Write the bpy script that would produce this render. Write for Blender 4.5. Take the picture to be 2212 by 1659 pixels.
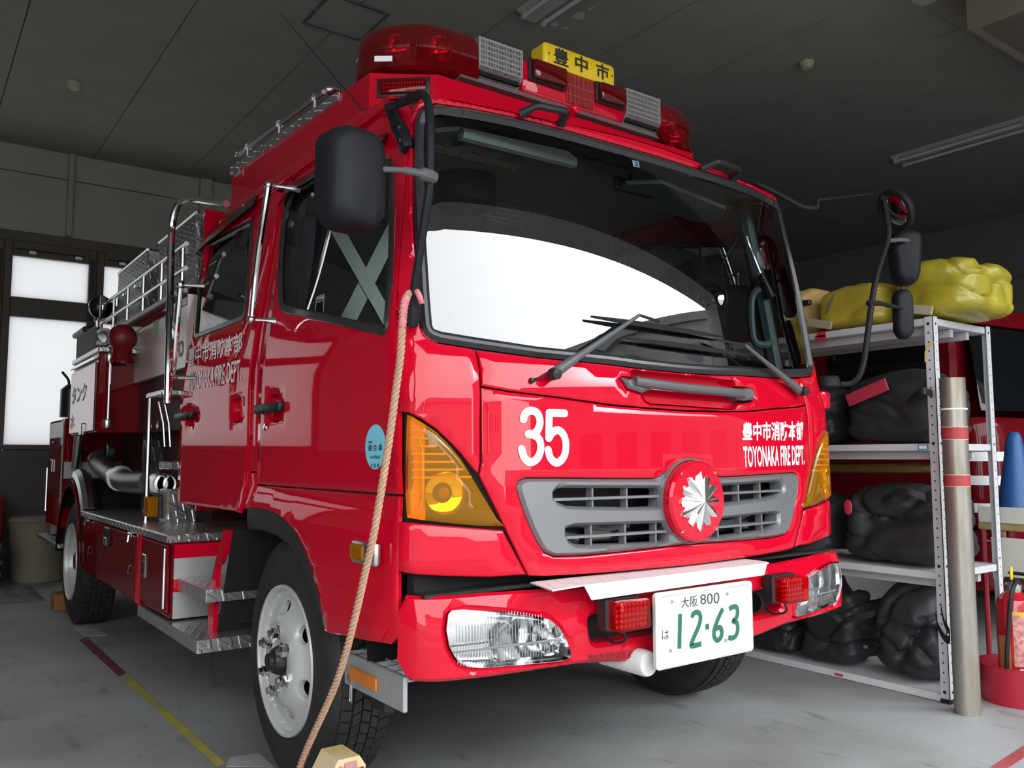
import bpy, bmesh, math, random
from mathutils import Vector, Matrix, noise
from mathutils.geometry import delaunay_2d_cdt
random.seed(7)
for o in list(bpy.data.objects): bpy.data.objects.remove(o)
SC = bpy.context.scene; COL = SC.collection
PI = math.pi
# ------------------------------------------------------------------ camera
FPX = 1812.0; IW, IH = 2212.0, 1659.0
CAM = Vector((-2.17, -1.90, 1.13))
YAW, PITCH, ROLL = -0.6305, 0.0868, -0.002
_f = Vector((-math.sin(YAW)*math.cos(PITCH), math.cos(YAW)*math.cos(PITCH), math.sin(PITCH)))
_r0 = Vector((math.cos(YAW), math.sin(YAW), 0)); _u0 = _r0.cross(_f)
_r = _r0*math.cos(ROLL)+_u0*math.sin(ROLL); _u = -_r0*math.sin(ROLL)+_u0*math.cos(ROLL)
cd = bpy.data.cameras.new('camera'); cam = bpy.data.objects.new('camera', cd); COL.objects.link(cam)
cd.sensor_width = 36.0; cd.lens = 36.0*FPX/IW; cd.clip_start = 0.05; cd.clip_end = 300
cam.matrix_world = Matrix(((_r.x,_u.x,-_f.x,CAM.x),(_r.y,_u.y,-_f.y,CAM.y),(_r.z,_u.z,-_f.z,CAM.z),(0,0,0,1)))
SC.camera = cam
# ------------------------------------------------------------------ exposure, sky
SC.view_settings.view_transform = 'Standard'; SC.view_settings.look = 'None'
SC.view_settings.gamma = 1.0; SC.view_settings.use_curve_mapping = False
SC.view_settings.exposure = 0.0
SUN_DIR = Vector((0.56, -0.66, 0.50)).normalized()      # veiled sun behind the overcast
wd = bpy.data.worlds.new('overcast_sky'); SC.world = wd; wd.use_nodes = True
nt = wd.node_tree; nt.nodes.clear()
def N(t, **k):
    n = nt.nodes.new(t)
    for a, b in k.items(): setattr(n, a, b)
    return n
wo = N('ShaderNodeOutputWorld'); wb = N('ShaderNodeBackground'); nt.links.new(wb.outputs[0], wo.inputs[0])
tc = N('ShaderNodeTexCoord'); dp = N('ShaderNodeVectorMath', operation='DOT_PRODUCT')
nt.links.new(tc.outputs['Generated'], dp.inputs[0]); dp.inputs[1].default_value = SUN_DIR
mx = N('ShaderNodeMath', operation='MAXIMUM'); nt.links.new(dp.outputs['Value'], mx.inputs[0]); mx.inputs[1].default_value = 0
p1 = N('ShaderNodeMath', operation='POWER'); nt.links.new(mx.outputs[0], p1.inputs[0]); p1.inputs[1].default_value = 9
m1 = N('ShaderNodeMath', operation='MULTIPLY_ADD'); nt.links.new(p1.outputs[0], m1.inputs[0]); m1.inputs[1].default_value = 3.5; m1.inputs[2].default_value = 5.5
p2 = N('ShaderNodeMath', operation='POWER'); nt.links.new(mx.outputs[0], p2.inputs[0]); p2.inputs[1].default_value = 160
m2 = N('ShaderNodeMath', operation='MULTIPLY_ADD'); nt.links.new(p2.outputs[0], m2.inputs[0]); m2.inputs[1].default_value = 16.0; nt.links.new(m1.outputs[0], m2.inputs[2])
wb.inputs[0].default_value = (0.93, 0.975, 1.0, 1); nt.links.new(m2.outputs[0], wb.inputs[1])

# ------------------------------------------------------------------ pixel helpers (points on real planes)
def ray(px, py):
    return (_r*(px-IW/2) - _u*(py-IH/2) + _f*FPX).normalized()
def P(px, py, x=None, y=None, z=None):
    d = ray(px, py)
    i, v = (0, x) if x is not None else ((1, y) if y is not None else (2, z))
    return CAM + d*((v-CAM[i])/d[i])
def cr(ox, oy, s, pts): return [(ox+a/s, oy+b/s) for a, b in pts]
# ------------------------------------------------------------------ materials
MATS = {}
def mat(name, col=(.5,.5,.5), rough=.5, metal=0.0, coat=0.0, coat_rough=.03, spec=.5, alpha=None, emit=None, trans=0.0, ior=1.45):
    if name in MATS: return MATS[name]
    m = bpy.data.materials.new(name); m.use_nodes = True
    b = m.node_tree.nodes['Principled BSDF']
    b.inputs['Base Color'].default_value = (*col, 1); b.inputs['Roughness'].default_value = rough
    b.inputs['Metallic'].default_value = metal; b.inputs['Coat Weight'].default_value = coat
    b.inputs['Coat Roughness'].default_value = coat_rough; b.inputs['Specular IOR Level'].default_value = spec
    b.inputs['Transmission Weight'].default_value = trans; b.inputs['IOR'].default_value = ior
    if emit: b.inputs['Emission Color'].default_value = (*emit[0], 1); b.inputs['Emission Strength'].default_value = emit[1]
    MATS[name] = m; return m
def nodes(m): return m.node_tree.nodes, m.node_tree.links, m.node_tree.nodes['Principled BSDF']
def noisy(m, scale=6.0, amt=.25, detail=6, stretch=(1,1,1), rough_amt=0.0, col2=None, bump=0.0, bscale=None):
    """mottle the base colour with object-space noise, optional bump"""
    n, l, b = nodes(m)
    tc = n.new('ShaderNodeTexCoord'); mp = n.new('ShaderNodeMapping'); mp.inputs['Scale'].default_value = stretch
    l.new(tc.outputs['Object'], mp.inputs[0])
    tx = n.new('ShaderNodeTexNoise'); tx.inputs['Scale'].default_value = scale; tx.inputs['Detail'].default_value = detail
    l.new(mp.outputs[0], tx.inputs[0])
    rp = n.new('ShaderNodeMapRange'); rp.inputs[1].default_value = .35; rp.inputs[2].default_value = .65
    l.new(tx.outputs[0], rp.inputs[0])
    mi = n.new('ShaderNodeMix'); mi.data_type = 'RGBA'
    c = b.inputs['Base Color'].default_value[:]
    d = (*col2, 1) if col2 else tuple(v*(1-amt) for v in c[:3])+(1,)
    mi.inputs[6].default_value = c; mi.inputs[7].default_value = d
    l.new(rp.outputs[0], mi.inputs[0]); l.new(mi.outputs[2], b.inputs['Base Color'])
    if bump:
        t2 = n.new('ShaderNodeTexNoise'); t2.inputs['Scale'].default_value = bscale or scale*6; t2.inputs['Detail'].default_value = 4
        l.new(mp.outputs[0], t2.inputs[0])
        bp = n.new('ShaderNodeBump'); bp.inputs['Strength'].default_value = bump; bp.inputs['Distance'].default_value = .01
        l.new(t2.outputs[0], bp.inputs['Height']); l.new(bp.outputs[0], b.inputs['Normal'])
    return m
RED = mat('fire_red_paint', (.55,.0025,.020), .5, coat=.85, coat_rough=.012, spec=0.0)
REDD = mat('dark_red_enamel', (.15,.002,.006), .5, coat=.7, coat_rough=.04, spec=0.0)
BLK = mat('black_plastic', (.014,.014,.016), .42)
RUB = mat('rubber_gasket', (.028,.028,.031), .26)
TYRE = noisy(mat('tyre_rubber', (.022,.021,.020), .72), 14, .4, bump=.1)
GRY = mat('grey_plastic', (.10,.10,.105), .42)
GRYL = mat('silver_grille_paint', (.21,.21,.22), .34, metal=.4)
CHR = mat('chrome', (.82,.82,.83), .07, metal=1.0)
STL = mat('satin_steel', (.60,.60,.60), .30, metal=1.0)
WHEELP = mat('wheel_silver_paint', (.56,.56,.55), .36, metal=.25)
WHT = mat('white_vinyl', (.88,.88,.88), .45)
DARK = mat('black_void', (.006,.006,.007), .9)
PLATEW = mat('plate_white', (.86,.87,.87), .4)
PGRN = mat('plate_green', (.02,.13,.07), .5)
YEL = mat('sign_yellow', (.80,.56,.008), .35, coat=.4)
CABIN = mat('cabin_grey_trim', (.52,.60,.60), .6)
CABIND = mat('cabin_dark_trim', (.11,.12,.12), .7)
SEATM = mat('seat_fabric', (.008,.0085,.011), .85)
WEB = mat('pale_webbing', (.66,.74,.66), .7)
def alu_plate(name, col=(.62,.62,.62), rough=.28, sc=26, metal=.9):
    """aluminium checker plate: crossed raised lugs as fine relief"""
    if name in MATS: return MATS[name]
    m = mat(name, col, rough, metal=metal); n, l, b = nodes(m)
    tc = n.new('ShaderNodeTexCoord'); hs = []
    for ang, off in ((PI/4, 0), (-PI/4, .5)):
        mp = n.new('ShaderNodeMapping'); mp.inputs['Rotation'].default_value = (ang*.9, ang*.9, ang); mp.inputs['Scale'].default_value = (sc, sc, sc)
        mp.inputs['Location'].default_value = (off, off, off)
        l.new(tc.outputs['Object'], mp.inputs[0])
        w = n.new('ShaderNodeTexWave'); w.inputs['Scale'].default_value = .55; w.inputs['Distortion'].default_value = 0
        l.new(mp.outputs[0], w.inputs[0]); hs.append(w)
    ck = n.new('ShaderNodeTexChecker'); ck.inputs['Scale'].default_value = sc*.9; l.new(tc.outputs['Object'], ck.inputs[0])
    mi = n.new('ShaderNodeMix'); l.new(ck.outputs['Fac'], mi.inputs[0]); l.new(hs[0].outputs['Fac'], mi.inputs[2]); l.new(hs[1].outputs['Fac'], mi.inputs[3])
    mr = n.new('ShaderNodeMapRange'); mr.inputs[1].default_value = .55; mr.inputs[2].default_value = .9; l.new(mi.outputs[0], mr.inputs[0])
    bp = n.new('ShaderNodeBump'); bp.inputs['Strength'].default_value = .6; bp.inputs['Distance'].default_value = .004
    l.new(mr.outputs[0], bp.inputs['Height']); l.new(bp.outputs[0], b.inputs['Normal'])
    return m
ALU = alu_plate('aluminium_checker_plate')
ALUW = alu_plate('bright_checker_plate', (.84,.84,.84), .5, 22, .25)
def glass(name, tint=(.8,.86,.85), F0=.05, rough=0.0, ior=1.5):
    """thin pane: clear transmission under a Fresnel gloss"""
    m = bpy.data.materials.new(name); m.use_nodes = True; n, l = m.node_tree.nodes, m.node_tree.links; n.clear()
    o = n.new('ShaderNodeOutputMaterial'); mi = n.new('ShaderNodeMixShader'); t = n.new('ShaderNodeBsdfTransparent'); g = n.new('ShaderNodeBsdfGlossy')
    fr = n.new('ShaderNodeFresnel'); fr.inputs['IOR'].default_value = ior
    t.inputs[0].default_value = (*tint, 1); g.inputs['Roughness'].default_value = rough; g.inputs['Color'].default_value = (1,1,1,1)
    l.new(fr.outputs[0], mi.inputs[0]); l.new(t.outputs[0], mi.inputs[1]); l.new(g.outputs[0], mi.inputs[2]); l.new(mi.outputs[0], o.inputs[0])
    MATS[name] = m; return m
GLS = glass('windscreen_glass', (.92,.97,.95), ior=2.15)
GLSD = glass('side_window_glass', (.62,.66,.65), ior=1.55)
AMB = mat('amber_lens', (.98,.40,.006), .06, coat=.5, trans=.8, ior=1.15)
REDL = mat('red_lens', (.72,.006,.012), .05, coat=.6, trans=.9, ior=1.1)
REDLD = mat('dark_red_lens', (.34,.003,.008), .06, coat=1.0, trans=.7, ior=1.08)
CLR = glass('clear_lens', (.94,.95,.95), ior=1.6)
# ------------------------------------------------------------------ object helpers
def tag(o, label=None, cat=None, group=None, kind=None):
    if label: o['label'] = label
    if cat: o['category'] = cat
    if group: o['group'] = group
    if kind: o['kind'] = kind
    return o
def link(name, data, parent=None):
    o = bpy.data.objects.new(name, data); COL.objects.link(o)
    if parent: o.parent = parent; o.matrix_parent_inverse = wmat(parent).inverted()
    return o
def wmat(o):
    m = o.matrix_basis.copy()
    return (wmat(o.parent) @ o.matrix_parent_inverse @ m) if o.parent else m
def empty(name, loc=(0,0,0), rz=0):
    o = bpy.data.objects.new(name, None); COL.objects.link(o); o.location = loc; o.rotation_euler = (0,0,rz); o.empty_display_size = .1
    return o
def thing(name, label, cat, loc=(0,0,0), rz=0, group=None): return tag(empty(name, loc, rz), label, cat, group)
class MB:
    def __init__(s): s.v = []; s.f = []; s.M = None
    def add(s, vs, fs):
        b = len(s.v); s.v += [(s.M @ Vector(v)) if s.M else Vector(v) for v in vs]; s.f += [tuple(i+b for i in f) for f in fs]; return s
    def box(s, lo, hi):
        (a,b,c),(d,e,f) = lo, hi
        return s.add([(a,b,c),(d,b,c),(d,e,c),(a,e,c),(a,b,f),(d,b,f),(d,e,f),(a,e,f)], [(0,3,2,1),(4,5,6,7),(0,1,5,4),(1,2,6,5),(2,3,7,6),(3,0,4,7)])
    def bbox(s, lo, hi, r=.005, seg=1):
        """box with chamfered edges"""
        bm = bmesh.new(); bmesh.ops.create_cube(bm, size=1)
        lo, hi = Vector(lo), Vector(hi); c = (lo+hi)/2; d = hi-lo
        for v in bm.verts: v.co = Vector((v.co.x*d.x, v.co.y*d.y, v.co.z*d.z))+c
        r = min(r, .45*min(abs(d.x),abs(d.y),abs(d.z)))
        bmesh.ops.bevel(bm, geom=bm.edges[:], offset=r, segments=seg, profile=.5, affect='EDGES')
        return s.bm(bm)
    def bm(s, bm):
        bm.verts.index_update(); s.add([v.co.copy() for v in bm.verts], [[v.index for v in f.verts] for f in bm.faces]); bm.free(); return s
    def prism(s, pts, off):
        """planar loop of 3-D points extruded by vector off"""
        pts = [Vector(p) for p in pts]; off = Vector(off); n = len(pts)
        fs = [tuple(range(n)), tuple(range(2*n-1, n-1, -1))] + [(i, i+n, (i+1) % n+n, (i+1) % n) for i in range(n)]
        return s.add(pts+[p+off for p in pts], fs)
    def tube(s, path, r, seg=8, caps=True, closed=False):
        path = [Vector(p) for p in path]; n = len(path); rr = r if isinstance(r, (list, tuple)) else [r]*n
        vs = []; prev = None
        for i, p in enumerate(path):
            if closed: t = path[(i+1) % n]-path[i-1]
            else: t = path[min(i+1, n-1)]-path[max(i-1, 0)]
            t.normalize()
            if prev is None:
                a = Vector((0,0,1)) if abs(t.z) < .9 else Vector((1,0,0)); u = t.cross(a).normalized()
            else:
                u = (prev-t*prev.dot(t)).normalized()
            prev = u; w = t.cross(u)
            for k in range(seg):
                an = 2*PI*k/seg; vs.append(p+(u*math.cos(an)+w*math.sin(an))*rr[i])
        fs = []
        m = n if closed else n-1
        for i in range(m):
            j = (i+1) % n
            for k in range(seg): fs.append((i*seg+k, i*seg+(k+1) % seg, j*seg+(k+1) % seg, j*seg+k))
        if caps and not closed: fs += [tuple(range(seg-1, -1, -1)), tuple((n-1)*seg+k for k in range(seg))]
        return s.add(vs, fs)
    def lathe(s, prof, c, axis='z', seg=24, a0=0, a1=2*PI):
        """prof: (radius, height) pairs about axis through c"""
        c = Vector(c); full = abs(a1-a0-2*PI) < 1e-6; m = seg if full else seg+1; vs = []
        for r, h in prof:
            for k in range(m):
                an = a0+(a1-a0)*k/seg; u, w = r*math.cos(an), r*math.sin(an)
                vs.append(c+Vector({'z': (u,w,h), 'x': (h,u,w), 'y': (w,h,u)}[axis]))
        fs = []
        for i in range(len(prof)-1):
            for k in range(seg):
                k2 = (k+1) % m; fs.append((i*m+k, i*m+k2, (i+1)*m+k2, (i+1)*m+k))
        return s.add(vs, fs)
    def sphere(s, c, r, seg=12, rings=8, sc=(1,1,1)):
        bm = bmesh.new(); bmesh.ops.create_uvsphere(bm, u_segments=seg, v_segments=rings, radius=r)
        for v in bm.verts: v.co = Vector((v.co.x*sc[0], v.co.y*sc[1], v.co.z*sc[2]))+Vector(c)
        return s.bm(bm)
    def mesh(s, name, m, smooth=30):
        me = bpy.data.meshes.new(name); me.from_pydata([tuple(v) for v in s.v], [], s.f); me.validate()
        bm = bmesh.new(); bm.from_mesh(me); bmesh.ops.recalc_face_normals(bm, faces=bm.faces); bm.to_mesh(me); bm.free()
        if smooth:
            me.polygons.foreach_set('use_smooth', [True]*len(me.polygons)); me.set_sharp_from_angle(angle=math.radians(smooth))
        if m: me.materials.append(m)
        return me
    def build(s, name, m, parent=None, smooth=30):
        o = link(name, s.mesh(name, m, smooth), parent); return o
def bez(pts, n=8):
    """Catmull-Rom through the points"""
    pts = [Vector(p) for p in pts]; out = []
    for i in range(len(pts)-1):
        p0 = pts[i-1] if i else pts[0]*2-pts[1]; p1, p2 = pts[i], pts[i+1]; p3 = pts[i+2] if i+2 < len(pts) else pts[-1]*2-pts[-2]
        for k in range(n):
            t = k/n; out.append(.5*((2*p1)+(p2-p0)*t+(2*p0-5*p1+4*p2-p3)*t*t+(3*p1-p0-3*p2+p3)*t**3))
    out.append(pts[-1]); return out
def fillet(pts, r=.03, n=4):
    """round the inner corners of an open 3-D path"""
    pts = [Vector(p) for p in pts]; out = [pts[0]]
    for i in range(1, len(pts)-1):
        a, b, c = pts[i-1], pts[i], pts[i+1]; ra = min(r, .45*(a-b).length); rc = min(r, .45*(c-b).length)
        p, q = b+(a-b).normalized()*ra, b+(c-b).normalized()*rc
        for k in range(n+1):
            t = k/n; out.append((1-t)**2*p+2*t*(1-t)*b+t*t*q)
    out.append(pts[-1]); return out
# --- curved cab skins
def lerp_tab(tab, z):
    if z <= tab[0][0]: return tab[0][1]
    for (a, b), (c, d) in zip(tab, tab[1:]):
        if z <= c: return b+(d-b)*(z-a)/(c-a)
    return tab[-1][1]
def smooth_tab(tab, w=.03):
    return lambda z: sum(lerp_tab(tab, z+w*k) for k in (-1.5,-1,-.5,0,.5,1,1.5))/7
class Front:
    """bowed front with rounded corners running into straight sides; parameters (s,z)"""
    def __init__(s, hw, y0, k, r): s.hw, s.y0, s.k, s.r = hw, y0, k, r
    def par(s, z):
        hw, y0, k, r = s.hw(z), s.y0(z), s.k, s.r; xc = hw-r
        for _ in range(6): xc = hw-r*(1-math.sin(math.atan(2*k*xc)))
        ph = math.atan(2*k*xc); return hw, y0, xc, ph, xc-r*math.sin(ph), y0+k*xc*xc+r*math.cos(ph)
    def raw(s, u, z):
        a = abs(u); g = -1 if u < 0 else 1; hw, y0, xc, ph, cx, cy = s.par(z); la = s.r*(PI/2-ph)
        if a <= xc: return Vector((u, y0+s.k*a*a, z))
        if a <= xc+la:
            f = ph+(a-xc)/s.r; return Vector((g*(cx+s.r*math.sin(f)), cy-s.r*math.cos(f), z))
        return Vector((g*hw, cy+a-xc-la, z))
    def nrm(s, u, z):
        e = .004; return (s.raw(u+e, z)-s.raw(u-e, z)).cross(s.raw(u, z+e)-s.raw(u, z-e)).normalized()
    def pt(s, u, z, off=0): return s.raw(u, z)+s.nrm(u, z)*off
    def inside(s, p):
        a = abs(p.x); hw, y0, xc, ph, cx, cy = s.par(p.z)
        if a > hw: return False
        if p.y >= cy: return True
        if a <= xc and (a <= cx or True) and a <= xc: return p.y >= y0+s.k*a*a
        return (a-cx)**2+(p.y-cy)**2 <= s.r**2
    def inv(s, p):
        a = abs(p.x); g = -1 if p.x < 0 else 1; hw, y0, xc, ph, cx, cy = s.par(p.z); la = s.r*(PI/2-ph)
        if p.y >= cy: return (g*(xc+la+p.y-cy), p.z)
        if a <= xc: return (p.x, p.z)
        return (g*(xc+s.r*(math.atan2(a-cx, cy-p.y)-ph)), p.z)
    def hit(s, px, py):
        d = ray(px, py); t = .8; st = .02
        while t < 9 and not s.inside(CAM+d*t): t += st
        if t >= 9: raise ValueError(('miss', px, py))
        a, b = t-st, t
        for _ in range(30):
            m = (a+b)/2
            if s.inside(CAM+d*m): b = m
            else: a = m
        return s.inv(CAM+d*b)
class Side:
    """side skin; parameters (y,z)"""
    def __init__(s, hw, g=-1): s.hw, s.g = hw, g
    def raw(s, u, z): return Vector((s.g*s.hw(z, u), u, z))
    nrm = lambda s, u, z: ((s.raw(u+.004, z)-s.raw(u-.004, z)).cross(s.raw(u, z+.004)-s.raw(u, z-.004))*(1 if s.g < 0 else -1)).normalized()*(-1)
    def pt(s, u, z, off=0):
        n = s.nrm(u, z)
        if n.x*s.g < 0: n = -n
        return s.raw(u, z)+n*off
    def hit(s, px, py):
        x = s.g*1.0
        for _ in range(12):
            p = P(px, py, x=x); x = s.g*s.hw(p.z, p.y)
        return (p.y, p.z)
def resample(loop, d=.03):
    out = []
    for i in range(len(loop)):
        a, b = Vector(loop[i]), Vector(loop[(i+1) % len(loop)]); n = max(1, int((b-a).length/d))
        out += [a.lerp(b, k/n) for k in range(n)]
    return out
def area2(l): return sum(a[0]*b[1]-b[0]*a[1] for a, b in zip(l, l[1:]+l[:1]))
def offset2(loop, e):
    """offset a 2-D loop to its left by e"""
    n = len(loop); out = []
    for i in range(n):
        a, b, c = loop[i-1], loop[i], loop[(i+1) % n]; u = (b-a).normalized(); v = (c-b).normalized()
        nn = Vector((-u.y-v.y, u.x+v.x)); L = nn.length
        if L < 1e-6: out.append(b.copy()); continue
        nn /= L; k = max(.45, nn.dot(Vector((-u.y, u.x)))); out.append(b+nn*(e/k))
    return out
def inpoly(p, l):
    c = False; x, y = p
    for i in range(len(l)):
        (x1, y1), (x2, y2) = l[i-1], l[i]
        if (y1 > y) != (y2 > y) and x < (x2-x1)*(y-y1)/(y2-y1)+x1: c = not c
    return c
def panel(name, surf, loops, m, parent, off=0.0, thick=.012, inset=.005, drop=.004, grid=.05, d=.03, dome=None, build=True):
    """sheet following surf inside loops[0] and outside loops[1:], edges rolled in and returned"""
    L = []
    for i, l in enumerate(loops):
        l = resample([Vector((a, b)) for a, b in l], d)
        if (area2(l) > 0) != (i == 0): l = l[::-1]
        L.append(l)
    vs = []; es = []; bound = set(); rings = []
    for l in L:
        b = len(vs); n = len(l); vs += l; es += [(b+i, b+(i+1) % n) for i in range(n)]; bound |= set(range(b, b+n)); rings.append((b, n))
        if inset:
            l2 = offset2(l, inset); vs += l2
    xs = [v.x for v in L[0]]; zs = [v.y for v in L[0]]
    if grid:
        x = min(xs)+grid*.5
        while x < max(xs):
            z = min(zs)+grid*.5
            while z < max(zs):
                p = (x, z)
                if inpoly(p, L[0]) and not any(inpoly(p, h) for h in L[1:]) and min((Vector(p)-q).length for l in L for q in l) > inset+grid*.35: vs.append(Vector(p))
                z += grid
            x += grid
    nb = len(vs)
    V, E, F, ov, oe, of = delaunay_2d_cdt(vs, es, [], 0, 1e-6)
    back = {}
    for i, o in enumerate(ov):
        for k in o: back[k] = i
    isb = set(back[k] for k in bound if k in back)
    mb = MB(); fs = []
    for f in F:
        c = sum((V[i] for i in f), Vector((0,0)))/len(f)
        if inpoly(c, L[0]) and not any(inpoly(c, h) for h in L[1:]): fs.append(f)
    pts = []
    for i, v in enumerate(V):
        o = off-(drop if i in isb else 0)
        if dome: o += dome(v.x, v.y)
        pts.append(surf.pt(v.x, v.y, o))
    nv = len(pts)
    for b, n in rings:
        idx = [back[b+i] for i in range(n)]; base = len(pts)
        pts += [surf.pt(V[j].x, V[j].y, off-drop-thick) for j in idx]
        for i in range(n):
            k = (i+1) % n
            if idx[i] != idx[k]: fs.append((idx[i], idx[k], base+k, base+i))
    used = sorted({i for f in fs for i in f}); rm = {a: b for b, a in enumerate(used)}
    mb.add([pts[i] for i in used], [[rm[i] for i in f] for f in fs])
    return mb.build(name, m, parent, 40) if build else mb
def rrect(a, b, c, d, r, n=4):
    """rounded rectangle loop in 2-D"""
    out = []
    for cx, cy, a0 in ((c-r, b+r, -PI/2), (c-r, d-r, 0), (a+r, d-r, PI/2), (a+r, b+r, PI)):
        out += [(cx+r*math.cos(a0+PI/2*k/n), cy+r*math.sin(a0+PI/2*k/n)) for k in range(n+1)]
    return out
# --- lettering: built-in vector font turned into flat meshes
def text_mesh(txt, bold=0.0, spacing=1.0):
    c = bpy.data.curves.new('lettering', 'FONT'); c.body = txt; c.offset = bold; c.space_character = spacing; c.resolution_u = 3
    o = bpy.data.objects.new('lettering', c); COL.objects.link(o); bpy.context.view_layer.update()
    dg = bpy.context.evaluated_depsgraph_get(); me = bpy.data.meshes.new_from_object(o.evaluated_get(dg)); bpy.data.objects.remove(o); bpy.data.curves.remove(c)
    vs = [v.co.copy() for v in me.vertices]; fs = [tuple(p.vertices) for p in me.polygons]; bpy.data.meshes.remove(me)
    x0, x1 = min(v.x for v in vs), max(v.x for v in vs); y0, y1 = min(v.y for v in vs), max(v.y for v in vs)
    return [((v.x-x0)/(x1-x0), (v.y-y0)/(y1-y0)) for v in vs], fs
def lettering(name, txt, mapf, m, parent, bold=0.0, spacing=1.0, sub=0):
    """mapf(u,v)->3-D for u,v in the text's bounding box"""
    uv, fs = text_mesh(txt, bold, spacing)
    me = bpy.data.meshes.new(name); me.from_pydata([(a, b, 0) for a, b in uv], [], fs)
    bm = bmesh.new(); bm.from_mesh(me); bmesh.ops.triangulate(bm, faces=bm.faces)
    for k in range(1, sub):
        for ax in (0, 1):
            n = [0,0,0]; n[ax] = 1; co = [0,0,0]; co[ax] = k/sub
            bmesh.ops.bisect_plane(bm, geom=bm.verts[:]+bm.edges[:]+bm.faces[:], plane_co=co, plane_no=n)
    for v in bm.verts: v.co = mapf(v.co.x, v.co.y)
    bm.to_mesh(me); bm.free(); me.materials.append(m)
    return link(name, me, parent)
def quadmap(surf, tl, tr, br, bl, off=.0035):
    """bilinear map of a pixel quad lying on surf"""
    q = [Vector(surf.hit(*p)) for p in (tl, tr, br, bl)]
    def f(u, v):
        a = q[3].lerp(q[2], u).lerp(q[0].lerp(q[1], u), v); return surf.pt(a.x, a.y, off)
    return f
def quad3(tl, tr, br, bl):
    tl, tr, br, bl = map(Vector, (tl, tr, br, bl))
    return lambda u, v: bl.lerp(br, u).lerp(tl.lerp(tr, u), v)
def inst(name, me, loc, parent=None, rot=None, scale=None):
    o = bpy.data.objects.new(name, me); COL.objects.link(o); o.location = loc
    if rot: o.rotation_euler = rot
    if scale: o.scale = scale
    if parent: o.parent = parent; o.matrix_parent_inverse = wmat(parent).inverted()
    return o
# ================================================================== the building
CEIL = 4.2; BACKY = 7.43; LEFTX = -8.6; FRONTY = -2.3; HEAD = 3.62
# --- floor
FLOORM = mat('concrete_floor', (.30,.30,.295), .55); 
def floor_nodes():
    n, l, b = nodes(FLOORM); tc = n.new('ShaderNodeTexCoord')
    def nz(s, d, st=(1,1,1)):
        mp = n.new('ShaderNodeMapping'); mp.inputs['Scale'].default_value = st; l.new(tc.outputs['Object'], mp.inputs[0])
        t = n.new('ShaderNodeTexNoise'); t.inputs['Scale'].default_value = s; t.inputs['Detail'].default_value = d; l.new(mp.outputs[0], t.inputs[0]); return t
    a = nz(1.1, 9); c = nz(7, 6, (1.6,.55,1)); e = nz(60, 3)
    r1 = n.new('ShaderNodeValToRGB'); r1.color_ramp.elements[0].position = .32; r1.color_ramp.elements[0].color = (.25,.245,.225,1); r1.color_ramp.elements[1].position = .66; r1.color_ramp.elements[1].color = (.42,.43,.44,1)
    l.new(a.outputs[0], r1.inputs[0])
    r2 = n.new('ShaderNodeMapRange'); r2.inputs[1].default_value = .60; r2.inputs[2].default_value = .72; r2.inputs[3].default_value = 0; r2.inputs[4].default_value = .42; l.new(c.outputs[0], r2.inputs[0])
    m1 = n.new('ShaderNodeMix'); m1.data_type = 'RGBA'; l.new(r2.outputs[0], m1.inputs[0]); l.new(r1.outputs[0], m1.inputs[6]); m1.inputs[7].default_value = (.085,.082,.08,1)
    m2 = n.new('ShaderNodeMix'); m2.data_type = 'RGBA'; m2.blend_type = 'MULTIPLY'; m2.inputs[0].default_value = .25; l.new(m1.outputs[2], m2.inputs[6]); l.new(e.outputs['Color'], m2.inputs[7])
    l.new(m2.outputs[2], b.inputs['Base Color'])
    bp = n.new('ShaderNodeBump'); bp.inputs['Strength'].default_value = .12; bp.inputs['Distance'].default_value = .004; l.new(e.outputs[0], bp.inputs['Height']); l.new(bp.outputs[0], b.inputs['Normal'])
floor_nodes()
RIGHTX = 9.2
tag(MB().box((LEFTX-.2, FRONTY-.1, -.2), (RIGHTX+.2, BACKY+.2, 0)).build('floor', FLOORM), kind='structure')
ASPH = noisy(mat('yard_asphalt', (.22,.22,.22), .8), 3, .3)
tag(MB().box((-40, -45, -.25), (40, FRONTY-.1, -.02)).build('floor_yard', ASPH), kind='structure')
# --- painted lines on the floor: flat print
def floor_quad(name, pts, m, label, cat='floor marking'):
    q = [P(a, b, z=0) for a, b in pts]; q = [Vector((p.x, p.y, .002)) for p in q]
    tag(MB().prism(q, (0,0,.0015)).build(name, m), label, cat)
PAINTY = noisy(mat('worn_yellow_paint', (.46,.41,.055), .6), 9, .45, col2=(.34,.32,.12))
PAINTR = noisy(mat('worn_red_paint', (.21,.045,.05), .6), 9, .4)
PAINTRB = noisy(mat('red_floor_paint', (.42,.085,.085), .6), 9, .3)
PAINTW = noisy(mat('pale_tape', (.44,.44,.41), .6), 12, .25)
floor_quad('floor_line', [(262,1464),(276,1457),(486,1650),(468,1657)], PAINTY, 'worn yellow line painted on the floor beside the front wheel', 'floor line')
floor_quad('floor_line', [(172,1384),(188,1377),(272,1455),(256,1462)], PAINTR, 'faded red line on the floor behind the yellow line', 'floor line')
floor_quad('floor_line', [(2140,1659),(2212,1612),(2212,1638),(2180,1659)], PAINTRB, 'red line on the floor at the lower right corner', 'floor line')
floor_quad('floor_patch', cr(0,1150,7.373,[(1155,1510),(1440,1475),(1720,1650),(1330,1660)]), PAINTW, 'pale square patch on the floor at the far end of the red line', 'floor patch')
floor_quad('floor_patch', [(488,1657),(496,1638),(562,1629),(592,1659)], PAINTW, 'pale square patch on the floor beside the front tyre', 'floor patch')
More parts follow.
